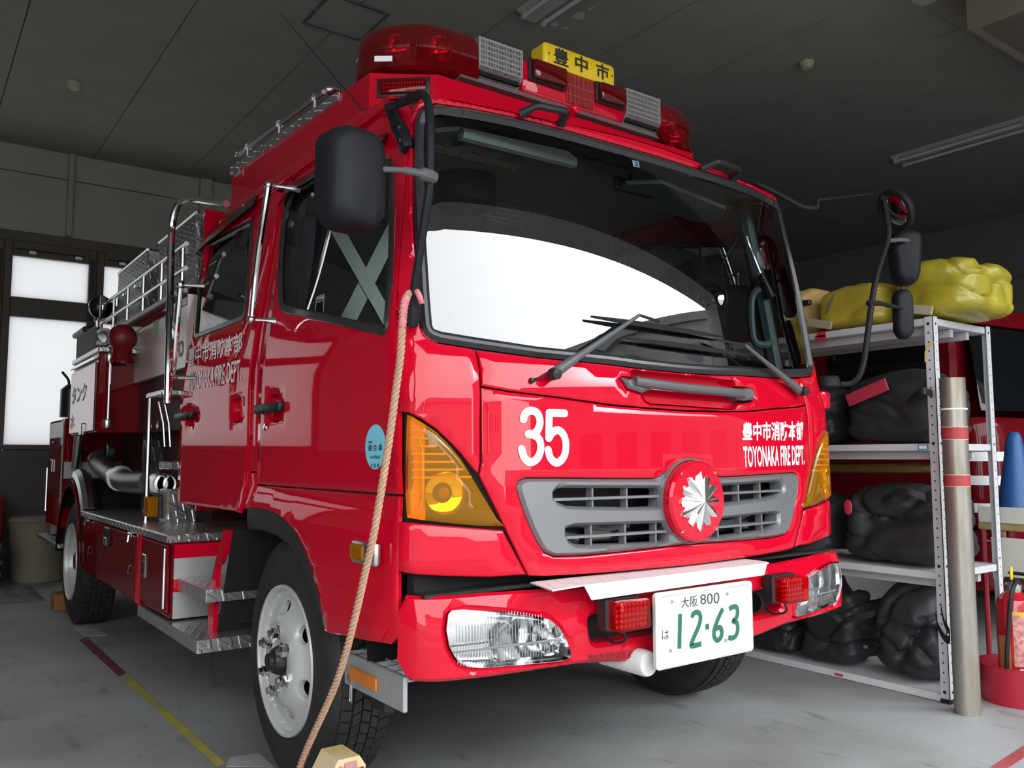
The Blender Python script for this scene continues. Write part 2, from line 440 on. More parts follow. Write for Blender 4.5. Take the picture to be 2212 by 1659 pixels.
# --- ceiling of separate boards
CEILM = noisy(mat('ceiling_board', (.30,.285,.26), .85), 2.5, .12)
CEILD = mat('ceiling_joint', (.07,.066,.06), .9)
ce = tag(MB().box((LEFTX, FRONTY, CEIL+.012), (RIGHTX, BACKY, CEIL+.12)).build('ceiling', CEILD), kind='structure')
bx, by = .91, .945; gx0, gy0 = .22, 2.77
HATCH = None
me_b = MB().box((-bx/2+.004, -by/2+.0025, 0), (bx/2-.004, by/2-.0025, .012)).mesh('ceiling_board', CEILM, 0)
for i in range(-10, 11):
    for j in range(-6, 6):
        cx, cy = gx0+(i+.5)*bx, gy0+(j+.5)*by
        if cx-bx/2 < LEFTX-.3 or cx+bx/2 > RIGHTX+.3 or cy+by/2 > BACKY+.9 or cy-by/2 < FRONTY-.4: continue
        inst('ceiling_board', me_b, (cx, cy, CEIL), ce)
# ceiling hatch with dark frame
h = thing('ceiling_hatch', 'square ceiling access hatch with a thin dark frame', 'hatch', tuple(P(742,30,z=CEIL)))
hc = [P(a, b, z=CEIL) for a, b in ((652,48),(780,86),(835,32),(735,-8))]
h0 = Vector((min(p.x for p in hc), min(p.y for p in hc), 0)); h1 = Vector((max(p.x for p in hc), max(p.y for p in hc), 0))
fr = MB(); t = .022
for lo, hi in (((h0.x,h0.y),(h1.x,h0.y+t)),((h0.x,h1.y-t),(h1.x,h1.y)),((h0.x,h0.y+t),(h0.x+t,h1.y-t)),((h1.x-t,h0.y+t),(h1.x,h1.y-t))):
    fr.box((*lo, CEIL-.008), (*hi, CEIL-.0005))
fr.build('frame', mat('hatch_frame', (.10,.10,.10), .5), h)
MB().box((h0.x+t, h0.y+t, CEIL-.004), (h1.x-t, h1.y-t, CEIL-.0005)).build('panel', CEILM, h)
lk = P(683, 21, z=CEIL); MB().lathe([(0,-.014),(.01,-.012),(.01,0)], (h0.x+.011, (h0.y+h1.y)/2, CEIL-.004), seg=10).build('latch', STL, h)
# smoke detectors
DET = mat('detector_cream', (.46,.42,.32), .5)
for px, py, lab in ((160,187,'cream smoke detector on the ceiling at far left'), (1743,142,'cream smoke detector on the ceiling right of the light bar')):
    c = P(px, py, z=CEIL-.03); d = thing('smoke_detector', lab, 'smoke detector', (c.x, c.y, CEIL))
    MB().lathe([(0,-.028),(.052,-.028),(.056,-.022),(.056,-.0005),(0,-.0005)], (c.x, c.y, CEIL), seg=20).build('base', DET, d)
    MB().lathe([(0,-.052),(.036,-.052),(.044,-.044),(.044,-.028)], (c.x, c.y, CEIL), seg=20).build('sensor_head', DET, d)
# fluorescent fittings
FIX = mat('fitting_enamel', (.42,.41,.38), .4); TUBE = mat('unlit_tube', (.55,.55,.54), .3)
def fluoro(a, b, lab):
    a, b = Vector(a), Vector(b); d = thing('fluorescent_light', lab, 'ceiling light', (*((a+b)/2).xy, CEIL))
    u = (b-a).normalized(); w = Vector((-u.y, u.x, 0))
    pr = [(-.115,0),(.115,0),(.115,-.012),(.035,-.055),(-.035,-.055),(-.115,-.012)]
    MB().prism([a+w*x+Vector((0,0,z-.0005)) for x, z in pr], b-a).build('housing', FIX, d, 0)
    for s in (-1, 1):
        p, q = a+u*.04+w*.085*s+Vector((0,0,-.06)), b-u*.04+w*.085*s+Vector((0,0,-.06))
        MB().tube([p+u*.02, q-u*.02], .0155, 10).build('lamp_tube', TUBE, d)
        for e, k in ((p, 1), (q, -1)):
            MB().bbox(e-Vector((.014,.02,.022)), e+Vector((.014,.02,.058)), .006).build('lamp_holder', FIX, d)
e0 = P(1145, 30, z=CEIL); fluoro((e0.x, e0.y, CEIL), (e0.x, e0.y-1.25, CEIL), 'twin-tube ceiling light above the roof light bar')
e0 = P(1935, 343, z=CEIL); fluoro((e0.x, e0.y, CEIL), (e0.x, e0.y-1.3, CEIL), 'twin-tube ceiling light at right, away from the truck')
# peeling paint flakes on the ceiling
FLK = mat('bare_plaster', (.50,.48,.43), .9)
for k, pts in enumerate((cr(1000,0,2.765,[(515,140),(560,125),(575,150),(545,160)]), cr(1000,0,2.765,[(650,100),(690,70),(725,75),(725,110),(690,120)]), cr(1000,0,2.765,[(745,50),(780,38),(785,50),(750,62)]), cr(1000,0,2.765,[(580,165),(630,160),(632,172),(600,178)]))):
    q = [P(a, b, z=CEIL-.001) for a, b in pts]; MB().prism([(p.x, p.y, CEIL-.0015) for p in q], (0,0,.001)).build('plaster_patch', FLK, ce, 0)
# --- walls
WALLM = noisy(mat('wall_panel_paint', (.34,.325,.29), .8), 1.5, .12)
WALLJ = mat('wall_joint', (.10,.095,.085), .9)
BRN = mat('brown_window_frame', (.075,.058,.045), .45)
WAINS = noisy(mat('dark_wainscot', (.085,.078,.068), .7), 2, .2)
FROST = None
def frosted():
    m = bpy.data.materials.new('frosted_wired_glass'); m.use_nodes = True; n, l = m.node_tree.nodes, m.node_tree.links; n.clear()
    o = n.new('ShaderNodeOutputMaterial'); t = n.new('ShaderNodeBsdfTranslucent'); g = n.new('ShaderNodeBsdfGlossy'); mi = n.new('ShaderNodeMixShader')
    tc = n.new('ShaderNodeTexCoord'); w = n.new('ShaderNodeTexWave'); mp = n.new('ShaderNodeMapping'); mp.inputs['Rotation'].default_value = (0, .6, 0); l.new(tc.outputs['Object'], mp.inputs[0])
    w.inputs['Scale'].default_value = 26; w.bands_direction = 'X'; l.new(mp.outputs[0], w.inputs[0])
    r = n.new('ShaderNodeMapRange'); r.inputs[3].default_value = .40; r.inputs[4].default_value = .44; l.new(w.outputs['Fac'], r.inputs[0])
    cb = n.new('ShaderNodeCombineColor'); [l.new(r.outputs[0], cb.inputs[i]) for i in range(3)]
    l.new(cb.outputs[0], t.inputs[0]); g.inputs['Roughness'].default_value = .3; mi.inputs[0].default_value = .04
    l.new(t.outputs[0], mi.inputs[1]); l.new(g.outputs[0], mi.inputs[2]); l.new(mi.outputs[0], o.inputs[0]); return m
FROST = frosted()
def wx(px, py): return P(px, py, y=BACKY)
# back wall with a glazed strip between the wainscot and the brown header
zs = wx(60, 972).z; zt = wx(60, 520).z         # sill and underside of header
x_end = 3.6
bw = tag(MB().box((LEFTX, BACKY+.02, zt+.0), (RIGHTX, BACKY+.16, CEIL+.02)).box((LEFTX, BACKY, -.01), (RIGHTX, BACKY+.16, zs)).box((x_end, BACKY, zs), (RIGHTX, BACKY+.16, zt)).build('wall_back', WALLJ), kind='structure')
zh = wx(60, 502).z; zj = wx(200, 398).z
xp = [LEFTX, wx(150, 430).x-.91*2, wx(150, 430).x-.91, wx(150, 430).x, wx(443, 430).x, wx(443,430).x+1.82, wx(443,430).x+3.64, RIGHTX]
for a, b in zip(xp, xp[1:]):
    for z0, z1 in ((zh+.002, zj-.006), (zj+.006, CEIL)):
        MB().box((a+.004, BACKY+.004, z0), (b-.004, BACKY+.02, z1)).build('wall_panel', WALLM, bw, 0)
tag(MB().bbox((LEFTX, BACKY-.02, zt-.02), (x_end+.1, BACKY+.02, zh), .006).build('trim_1', BRN), kind='structure')
for i, px in enumerate((151, 443)):
    x = wx(px, 430).x; w = .05 if i == 0 else .13
    tag(MB().bbox((x-w/2, BACKY-.05, zh+.01), (x+w/2, BACKY+.02, CEIL), .006).build('trim_%d' % (i+2), WALLM), kind='structure')
MB().box((LEFTX, BACKY-.012, .0), (x_end, BACKY, zs-.06)).build('wainscot_panel', WAINS, bw, 0)
# windows: brown frames, transom above, large pane below
def window(n, x0, x1):
    zt0 = wx(40, 552).z; zt1 = wx(25, 640).z; zl = wx(20, 682).z
    f = MB(); y0, y1 = BACKY-.015, BACKY+.07; st = .07
    f.bbox((x0, y0, zs), (x0+st, y1, zt), .006).bbox((x1-st, y0, zs), (x1, y1, zt), .006)
    f.bbox((x0+st, y0, zt0), (x1-st, y1, zt), .006).bbox((x0+st, y0, zl), (x1-st, y1, zt1), .006).bbox((x0+st, y0-.02, zs), (x1-st, y1, zs+.05), .006)
    w = tag(f.build('window_%d' % n, BRN), kind='structure')
    MB().box((x0+st, BACKY+.03, zt1), (x1-st, BACKY+.036, zt0)).build('pane', FROST, w, 0)
    MB().box((x0+st, BACKY+.03, zs+.05), (x1-st, BACKY+.036, zl)).build('pane', FROST, w, 0)
    for fx in (.28, .78):
        x = x0+(x1-x0)*fx; MB().bbox((x-.03, y0-.03, zt0+.02), (x+.04, y0, zt0+.055), .005).build('catch', STL, w)
    MB().tube([(x0+.1, y0-.02, zt0+.06), (x1-.12, y0-.02, zt0+.06)], .006, 6).build('transom_rod', BLK, w)
    MB().bbox((x1-st*.75, y0-.02, zl-.06), (x1-st*.3, y0, zt0+.04), .004).build('handle_bar', BLK, w)
xw0 = wx(25, 600).x-.07; xw1 = wx(196, 610).x+.05
pitch = xw1-xw0
window(1, xw0, xw1); window(2, xw1, xw1+pitch); window(3, -3.85, xw0); window(4, xw1+pitch, xw1+2*pitch)
xx = -3.85
tag(MB().box((LEFTX, BACKY, zs), (xx, BACKY+.16, zt)).box((xw1+2*pitch, BACKY, zs), (x_end+.02, BACKY+.16, zt)).build('wall_back_infill', WALLM), kind='structure')
# right wall beyond the next bay
rt = P(2150, 437, z=CEIL)
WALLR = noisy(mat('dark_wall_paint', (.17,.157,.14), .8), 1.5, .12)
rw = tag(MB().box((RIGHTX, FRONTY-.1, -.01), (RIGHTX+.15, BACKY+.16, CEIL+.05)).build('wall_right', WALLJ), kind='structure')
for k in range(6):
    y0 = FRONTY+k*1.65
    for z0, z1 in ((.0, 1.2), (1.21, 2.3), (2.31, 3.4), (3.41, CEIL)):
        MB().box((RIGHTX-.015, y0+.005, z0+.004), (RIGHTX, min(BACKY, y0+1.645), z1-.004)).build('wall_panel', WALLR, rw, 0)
# left wall
tag(MB().box((LEFTX-.15, FRONTY-.1, -.01), (LEFTX, BACKY+.16, CEIL+.05)).build('wall_left', mat('left_wall_dark', (.10,.095,.085), .8)), kind='structure')
# front: lintel over the open bays, piers between them
PIER = noisy(mat('pier_paint', (.36,.35,.32), .8), 2, .12)
tag(MB().box((LEFTX-.15, FRONTY-.35, HEAD), (RIGHTX+.15, FRONTY, CEIL+.1)).build('wall_front', PIER), kind='structure')
tag(MB().box((LEFTX-.15, FRONTY-.35, 0), (LEFTX+.3, FRONTY, HEAD)).build('wall_front_left', PIER), kind='structure')
tag(MB().box((4.7, FRONTY-.35, 0), (RIGHTX+.15, FRONTY, HEAD)).build('wall_front_right', PIER), kind='structure')
tag(MB().box((LEFTX-.15, FRONTY-.35, CEIL+.1), (RIGHTX+.15, BACKY+.16, CEIL+.25)).build('ceiling_slab', PIER), kind='structure')
# beam and boxed casing at upper right
q = P(2090, 62, z=CEIL-.35)
tag(MB().box((q.x, q.y-1.6, CEIL-.35), (q.x+1.7, q.y, CEIL)).build('trim_4', noisy(mat('beam_paint', (.24,.215,.17), .8), 2, .15)), kind='structure')
MB().box((q.x+.06, q.y-1.6, CEIL-.354), (q.x+1.7, q.y-.06, CEIL-.35)).build('soffit_shade_sheet', noisy(mat('beam_underside_shade', (.15,.12,.095), .8), 2, .15), bpy.data.objects['trim_4'], 0)  # thin sheet added below the beam, underside shade put into its darker colour
q2 = P(1990, 17, z=CEIL-.12)
tag(MB().bbox((q2.x-.25, q2.y-.9, CEIL-.12), (q2.x, q2.y, CEIL), .006).build('trim_5', WALLM), kind='structure')
# buildings across the yard, seen only as reflections
HB = noisy(mat('house_render', (.42,.40,.36), .8), 1, .15); HR = mat('house_roof_tile', (.10,.10,.11), .6)
for x0, x1, y0, z, lab in ((-34,-11,-27,5.2,'pale rendered house across the yard, left one'), (-9,5.5,-30,6.0,'pale rendered house across the yard, middle one')):
    hs = thing('house', lab, 'building', ((x0+x1)/2, y0-4, 0))
    MB().box((x0, y0-8, -.02), (x1, y0, z)).build('wall', HB, hs, 0)
    MB().prism([(x0-.5, y0+.6, z), (x0-.5, y0-8.6, z), (x0-.5, y0-4, z+1.9)], (x1-x0+1, 0, 0)).build('roof', HR, hs, 0)
    wmn = MB().box((-.8, -.04, -.6), (.8, .03, .6)).mesh('window', mat('house_window', (.12,.13,.14), .2), 0)
    for k in range(int((x1-x0)/3)): inst('window', wmn, (x0+1.6+3*k, y0, 3.4), hs)
apc = Vector((15.1, -22.4, 0)); apu = Vector((.829, .559, 0)); apd = Vector((.559, -.829, 0)); aph = 12.1
ap = thing('apartment_block', 'tall grey flat-roofed block across the yard at right', 'building', tuple(apc+apu*6+apd*5))
def apbox(a0, a1, d0, d1, z0, z1): return MB().prism([apc+apu*a+apd*d+Vector((0,0,z0)) for a, d in ((a0,d0),(a1,d0),(a1,d1),(a0,d1))], (0,0,z1-z0))
apbox(-7.3, 19, 0, 10, -.02, aph).build('wall', noisy(mat('block_render', (.16,.155,.15), .8), 1, .15), ap, 0)
apbox(-7.5, 19.2, -.2, 10.2, aph, aph+.35).build('roof_parapet', HR, ap, 0)
wmn = MB().box((-.9, -.04, -.7), (.9, .05, .7)).mesh('window', mat('block_window', (.06,.065,.07), .2), 0)
for k in range(8):
    for j in range(4):
        q = apc+apu*(-5.3+3.1*k); inst('window', wmn, (q.x, q.y, 1.8+2.9*j), ap, rot=(0,0,math.atan2(apu.y, apu.x)))
# ================================================================== the fire engine: cab skins
FE = thing('fire_engine', 'large red crew-cab fire engine numbered 35 parked nose-out in the bay', 'fire engine', (0,0,0))
_hw = smooth_tab([(.4,1.015),(1.48,1.015),(2.26,.905),(2.36,.890),(2.46,.875)], .03)
_y0 = smooth_tab([(.6,.058),(.99,.057),(1.31,.061),(1.36,.068),(1.44,.094),(2.27,.222),(2.36,.238),(2.48,.26)], .018)
CF = Front(_hw, _y0, .12, .06)
def hw_side(z, y):
    b = _hw(z)
    if z < 1.02:                      # flared lower fender around the front wheel
        t = max(0, min(1, (1.02-z)/.10)); g = max(0, min(1, (1.62-y)/.10)); h = max(0, min(1, (y-.22)/.15)); b += .035*t*g*h
    return b
CSL = Side(hw_side, -1); CSR = Side(hw_side, 1)
def F(l): return [CF.hit(a, b) for a, b in l]
def S(l): return [CSL.hit(a, b) for a, b in l]
def mir(l): return [(-a, b) for a, b in l]
def sym(half):
    """half loop traced on the image-left half, from centre bottom round to centre top"""
    h = [(min(a, 0), b) for a, b in half]; return h + [(-a, b) for a, b in h[::-1] if a < -1e-4]
YE = .222                                   # where the front skin hands over to the doors
def yedge(z): return max(YE, CF.par(z)[5])
def s_end(z):
    hw, y0, xc, ph, cx, cy = CF.par(z); return xc+CF.r*(PI/2-ph)+max(0, YE-cy)
# dark inner shell so that joints read black
sh = MB(); zz = [.80+.05*i for i in range(32)]
for z0, z1 in zip(zz, zz[1:]):
    us = [-1.0+.1*i for i in range(21)]
    for u0, u1 in zip(us, us[1:]):
        f = lambda u, z: CF.pt(u*s_end(z), z, -.016)
        if z1 > 1.40 and z0 < 2.28 and abs(u0) < .94 and abs(u1) < .94: continue
        if z1 > 2.25 or (.80 < z0 < 1.1 and abs(u0) < .7 and abs(u1) < .7): continue
        if 1.24 < z1 and abs(u0) < .45 and abs(u1) < .45: continue
        sh.add([f(u0,z0), f(u1,z0), f(u1,z1), f(u0,z1)], [(0,1,2,3)])
sh.build('inner_shell', DARK, FE)
# windscreen opening
WO = F([(1455,803),(1387,796),(1320,787),(1158,771),(1019,751),(950,740),(930,733),(916,722),(909,704),(904,640),(899,563),(894,480),(893,407),(893,330),(895,270),(899,250),(908,236),(922,229),(943,225),(1020,236),(1109,254),(1213,280),(1300,304),(1375,325)])
WO = sym(WO)
zc_top = max(b for a, b in WO); 
WI = [tuple(v) for v in offset2([Vector(p) for p in (WO if area2(WO) > 0 else WO[::-1])], .034)]
panel('windscreen_gasket', CF, [WO, WI], RUB, FE, off=.012, inset=.012, drop=.012, grid=0, d=.03)
panel('windscreen', CF, [[tuple(v) for v in offset2([Vector(p) for p in WI], -.006)]], GLS, FE, off=-.001, inset=0, drop=0, thick=.0005, grid=.045)
# --- lower front lid with number and lettering
gp = .003
LID = sym(F([(1480,1221),(1400,1228),(1290,1238),(1180,1244),(1141,1243),(1110,1178),(1075,1105),(1036,1027),(1042,1000),(1041,900),(1040,838),(1100,848),(1200,860),(1320,877),(1400,884),(1475,889)]))
GO = sym(F(cr(1100,860,3.16,[(1215,1003),(900,1040),(500,1080),(300,1085),(235,1055),(190,990),(140,885),(95,770),(60,665),(48,605),(62,562),(110,542),(300,542),(700,546),(980,546),(1030,530),(1080,490),(1140,445),(1190,424),(1250,416)])))
lid = panel('front_lid', CF, [LID, GO], RED, FE, off=.004)
gi = [tuple(v) for v in offset2([Vector(p) for p in (GO if area2(GO) > 0 else GO[::-1])], .003)]
up = F(cr(1100,860,3.16,[(300,645),(320,620),(360,613),(600,614),(1015,614),(1030,640),(1020,742),(900,747),(500,742),(390,735),(330,712),(300,680)]))
lo = F(cr(1100,860,3.16,[(385,890),(440,872),(800,860),(1060,852),(1104,885),(1104,975),(1000,988),(550,1006),(450,1000),(405,975),(385,935)]))
for l in (up, lo):
    mx_ = max(a for a, b in l)
up = [(min(a, -.115), b) for a, b in up]; lo = [(min(a, -.10), b) for a, b in lo]
GR = panel('grille', CF, [gi, up, lo, mir(up), mir(lo)], GRYL, FE, off=.010, inset=.010, drop=.012, thick=.05, grid=.035, d=.02)
for l, hz, vs in ((up, 675, (575, 810)), (lo, 925, (565, 800, 1010))):
    x0, x1 = min(a for a, b in l), max(a for a, b in l); z0, z1 = min(b for a, b in l), max(b for a, b in l); zc = (z0+z1)/2
    for g in (-1, 1):
        pts = [CF.pt(g*(x0+(x1-x0)*k/8), zc, -.012) for k in range(9)]
        mb = MB()
        for a, b in zip(pts, pts[1:]): mb.prism([a+Vector((0,-.012,-.004)), a+Vector((0,-.012,.004)), a+Vector((0,.02,.004)), a+Vector((0,.02,-.004))], b-a)
        mb.build('grille_bar', GRYL, GR, 0)
        for v in vs:
            u = F(cr(1100,860,3.16,[(v, hz)]))[0][0]*g; a, b = CF.pt(u, z0, -.014), CF.pt(u, z1, -.014)
            MB().box((a.x-.0035, a.y-.008, z0-.01), (a.x+.0035, a.y+.02, z1+.01)).build('grille_bar', GRYL, GR, 0)
MB().box((-.62,.20,.80), (.62,.22,1.06)).build('radiator', mat('radiator_black', (.012,.012,.013), .6), FE, 0)
HOS = mat('engine_bay_metal', (.22,.22,.22), .45, metal=.6)
for sh_ in (MB().tube(bez([(-.55,.17,.93),(-.4,.15,.92),(-.3,.16,.90),(-.2,.15,.91)]), .016, 8), MB().tube([(-.5,.16,.885),(-.42,.16,.87)], .02, 8), MB().bbox((-.36,.15,.86),(-.27,.19,.90), .006), MB().tube(bez([(.2,.16,.91),(.3,.15,.89),(.45,.16,.92)]), .012, 8), MB().bbox((.35,.15,.86),(.43,.18,.89), .005)): sh_.build('engine_bay_pipe', HOS, FE)
# emblem disc
ec = CF.pt(0, CF.hit(1487,1082)[1], .022); ey = ec.y; er = .135
dsc = MB().lathe([(0,-.022),(er-.008,-.020),(er,-.012),(er,.03)], (0, ey, ec.z), 'y', 40).build('emblem_disc', RED, FE)
MB().lathe([(er+.002,.012),(er+.008,.010),(er+.012,.03)], (0, ey, ec.z), 'y', 40).build('emblem_surround', GRYL, GR)
for a in (-1, 1):
    for b in (-1, 1):
        MB().lathe([(0,-.006),(.004,-.005),(.006,0)], (a*.083, ey-.019, ec.z+b*.095), 'y', 10).build('rivet', CHR, dsc)
# badge: twelve-rayed snow crystal with curled tips
st = MB(); R1 = .100; yb = ey-.022
prof = []
for k in range(12):
    a = k*PI/6+PI/12*0
    for da, r in ((-.26, .070), (-.17, .084), (-.05, .092), (.05, R1 if k % 2 == 0 else .090), (.16, .086), (.20, .074)): prof.append((a+da, r))
vs = [Vector((math.sin(a)*r, yb, ec.z+math.cos(a)*r)) for a, r in prof]
mid = [Vector((math.sin(a)*r*.55, yb-.010-(.008 if i % 6 in (2,3) else 0), ec.z+math.cos(a)*r*.55)) for i, (a, r) in enumerate(prof)]
bk = [v+Vector((0,.012,0)) for v in vs]; n = len(vs)
vs2 = [v+Vector((0,-.006 if i % 6 in (2,3) else 0,0)) for i, v in enumerate(vs)]
st.add(bk+vs2+mid+[Vector((0, yb-.026, ec.z))], [(i, (i+1) % n, n+(i+1) % n, n+i) for i in range(n)]+[(n+i, n+(i+1) % n, 2*n+(i+1) % n, 2*n+i) for i in range(n)]+[(2*n+i, 2*n+(i+1) % n, 3*n) for i in range(n)])
st.build('badge', mat('badge_silver', (.86,.86,.85), .18, metal=1.0), dsc, 12)
# lettering on the lid
def stroke_on(surf, pts, w, off, name, m, parent, taper=None):
    """round-ended ribbon following traced pixels on a skin"""
    q = bez([(*surf.hit(*p), 0) for p in pts], 6); Lf = []; Rt = []; n = len(q)
    for i, p in enumerate(q):
        t = (q[min(i+1, n-1)]-q[max(i-1, 0)]).normalized(); nn = Vector((-t.y, t.x, 0))*w/2; Lf.append(p+nn); Rt.append(p-nn)
    def cap(c, d):
        a0 = math.atan2(d.y, d.x); return [c+Vector((math.cos(a0-PI/2+PI*k/6), math.sin(a0-PI/2+PI*k/6), 0))*w/2 for k in range(1, 6)]
    c1 = cap(q[-1], q[-1]-q[-2]); c0 = cap(q[0], q[0]-q[1])
    T = lambda l: [surf.pt(p.x, p.y, off) for p in l]
    mb = MB(); mb.add(T(Lf)+T(Rt), [(i, i+1, n+i+1, n+i) for i in range(n-1)])
    mb.add(T([Rt[-1]]+c1+[Lf[-1]]), [tuple(range(7))]); mb.add(T([Lf[0]]+c0+[Rt[0]]), [tuple(range(7))])
    return mb
B5 = lambda *p: cr(860,880,5.821,p)
d3 = stroke_on(CF, B5((1562,150),(1590,75),(1668,42),(1745,85),(1772,190),(1740,290),(1690,332),(1625,337)), .024, .0062, '', None, None)
d3b = stroke_on(CF, B5((1640,337),(1700,350),(1765,410),(1780,520),(1745,630),(1660,690),(1580,640),(1540,525)), .024, .0064, '', None, None)
d3.v += d3b.v; d3.f += [tuple(i+len(d3.v)-len(d3b.v) for i in f) for f in d3b.f]; d3.build('number_lettering', WHT, lid, 0)
d5 = stroke_on(CF, B5((2082,76),(1985,72),(1886,70)), .024, .0062, '', None, None)
for tr in (B5((1887,72),(1884,230),(1882,388)), B5((1882,388),(1925,320),(1998,288),(2068,350),(2097,480),(2070,620),(1985,697),(1905,640),(1873,535))):
    e_ = stroke_on(CF, tr, .024, .0064, '', None, None); k_ = len(d5.v); d5.v += e_.v; d5.f += [tuple(i+k_ for i in f) for f in e_.f]
d5.build('number_lettering', WHT, lid, 0)
lettering('town_lettering', '豊中市消防本部', quadmap(CF, (1601,912),(1732,909),(1733,952),(1601,952), .006), WHT, lid, bold=.028, sub=3)
lettering('town_lettering', 'TOYONAKA FIRE DEPT.', quadmap(CF, (1602,964),(1734,962),(1735,1004),(1604,1010), .006), WHT, lid, bold=.022, sub=3)
# --- cowl between lid and windscreen
zl = lambda pts: F(pts)
HOLE = F(cr(1300,560,4.608,[(165,1185),(200,1165),(290,1170),(285,1110),(320,1105),(1310,1205),(1330,1225),(1320,1262),(1470,1275),(1500,1300),(1508,1400),(1490,1425),(1370,1440),(1320,1495),(1270,1503),(470,1447),(425,1420),(385,1350),(240,1300)]))
topc = [p for p in WO if p[1] < 1.60]
bot = sorted([p for p in WO if p[1] < 1.505 and abs(p[0]) < .93], key=lambda p: p[0])
lidtop = sorted([p for p in LID if p[1] > 1.2], key=lambda p: p[0])
xl = lidtop[0][0]
glc = F([(1041,833),(1039,800),(1035,775),(1030,757)])
COWL = [(a, b+.006) for a, b in lidtop if abs(a) < abs(glc[0][0])] 
COWL = mir(glc[:0]) + COWL + mir(glc) + [(a, b-.004) for a, b in bot[::-1] if abs(a) < abs(glc[-1][0])-.01] + glc[::-1]
cowl = panel('cowl_panel', CF, [COWL, HOLE], RED, FE, off=.004, d=.02, grid=.035)
DSH = panel('handle_recess', CF, [[tuple(v) for v in offset2([Vector(p) for p in (HOLE if area2(HOLE) > 0 else HOLE[::-1])], .004)]], RED, cowl, off=-.030, inset=.0, drop=0, thick=-.034, grid=.04, d=.02)
def onf(px, py, off): 
    s, z = CF.hit(px, py); return CF.pt(s, z, off)
hb = [onf(1366,826,.012), onf(1400,832,.016), onf(1480,842,.018), onf(1560,849,.016), onf(1600,853,.010)]
hnd = MB().tube(bez(hb, 5), .017, 12).build('grab_bar', GRY, FE)
for pts in (cr(1300,560,4.608,[(180,1180),(330,1205),(480,1250),(480,1300),(390,1330),(260,1290)]), cr(1300,560,4.608,[(1310,1290),(1460,1285),(1495,1310),(1500,1400),(1400,1410),(1320,1390)])):
    panel('grab_bar_mount', CF, [F(pts)], GRY, hnd, off=.012, inset=.008, drop=.008, thick=.035, grid=.03, d=.015)
# --- corner panels and amber lamps, both sides
LENS = F(cr(860,880,5.821,[(112,90),(200,130),(300,190),(480,310),(640,470),(780,640),(880,800),(1000,1000),(1120,1200),(1240,1400),(1335,1497),(1000,1488),(700,1462),(400,1428),(112,1385),(95,1100),(100,500)]))
def rim(l, e): return [tuple(v) for v in offset2([Vector(p) for p in (l if area2(l) > 0 else l[::-1])], e)]
z_lens_top = max(b for a, b in LENS)
gapx = min(a for a, b in LID if b > 1.15)-.005
ds = lambda z: -s_end(z)+.002
gl = [p for p in WO if p[0] < 0]
cg = sorted([p for p in gl if p[1] < 1.56 and p[0] < gapx+.01], key=lambda p: -p[0])
up_l = [p for p in rim(LENS, -.006)]
ul = [p for p in up_l if True]
# upper corner: door edge -> gasket -> lid gap -> lens arc
arc = F(cr(860,880,5.821,[(1000,830),(880,685),(780,560),(640,415),(480,265),(300,145),(120,62)]))
gapl = F([(1027,757),(1032,775),(1036,800),(1038,833),(1038,900),(1038,1000)])
ga0 = [p for p in WO if p[0] < gapl[0][0] and p[1] < 1.56]
ga0 = sorted(ga0, key=lambda p: p[0])
wl = [p for p in ga0 if p[1] < 1.53]
CORN = [(-s_end(z)+.002, z) for z in (1.20,1.30,1.40,1.50,1.535)] + [(min(a, -.90)-.004, b) for a, b in ga0 if a < -.88 and 1.50 < b <= 1.535][::-1][:1] + [(a-.003, b-.004) for a, b in wl] + [(a-.003, b) for a, b in gapl] + arc + [(-s_end(arc[-1][1])+.002, arc[-1][1]+.004)]
zz_ = arc[-1][1]; CORN = [p for p in CORN if not (p[1] < zz_ and abs(p[0]) > s_end(p[1])-.01 and p[1] in (1.20,))]
LOWC = F([(872,1128),(900,1131),(980,1138),(1085,1146),(1136,1241),(1060,1246),(960,1244),(872,1234)])
LOWC = [(max(a, ds(b)) if i not in (0, 7) else ds(b), b) for i, (a, b) in enumerate(LOWC)]
PIL = None
LR = rim(LENS, .0)
zlb = max(b for a,b in LENS)
for g in (1, -1):
    fl = (lambda l: l) if g == 1 else mir
    panel('corner_panel', CF, [fl(CORN)], RED, FE, off=.004, grid=.04, d=.02)
    panel('lower_corner_panel', CF, [fl(LOWC)], RED, FE, off=.004, grid=.04, d=.02)
    lp = panel('indicator_lamp', CF, [fl(LENS)], mat('lamp_amber_back', (.75,.26,.02), .25, metal=.3), FE, off=-.022, inset=.0, drop=0, thick=.004, grid=.05)
    panel('lamp_lens', CF, [fl(LENS)], AMB, lp, off=.010, inset=.012, drop=.010, thick=.02, grid=.04)
    for zk in (0.0,):
        c = CF.hit(960,1065); cc = CF.pt(g*c[0], c[1], -.008); nn = CF.nrm(g*c[0], c[1])
        m4 = nn.to_track_quat('Z','Y').to_matrix().to_4x4(); m4.translation = cc
        mb = MB(); mb.M = m4; mb.lathe([(.062,.014),(.056,.0),(.035,-.008),(0,-.010)], (0,0,0), 'z', 28).build('reflector_bowl', CHR, lp)
        mb = MB(); mb.M = m4; mb.sphere((0,0,.0), .016, 12, 8).build('bulb', AMB, lp)
    for k in range(7):
        py = 930+k*17; 
        try:
            a = CF.hit(888, py); b = CF.hit(905+k*19, py+4)
        except ValueError: continue
        MB().tube([CF.pt(g*(a[0]+(b[0]-a[0])*t), a[1], -.004) for t in (0,.25,.5,.75,1)], .0035, 6).build('lens_flute', mat('amber_flute', (.80,.42,.02), .25), lp)
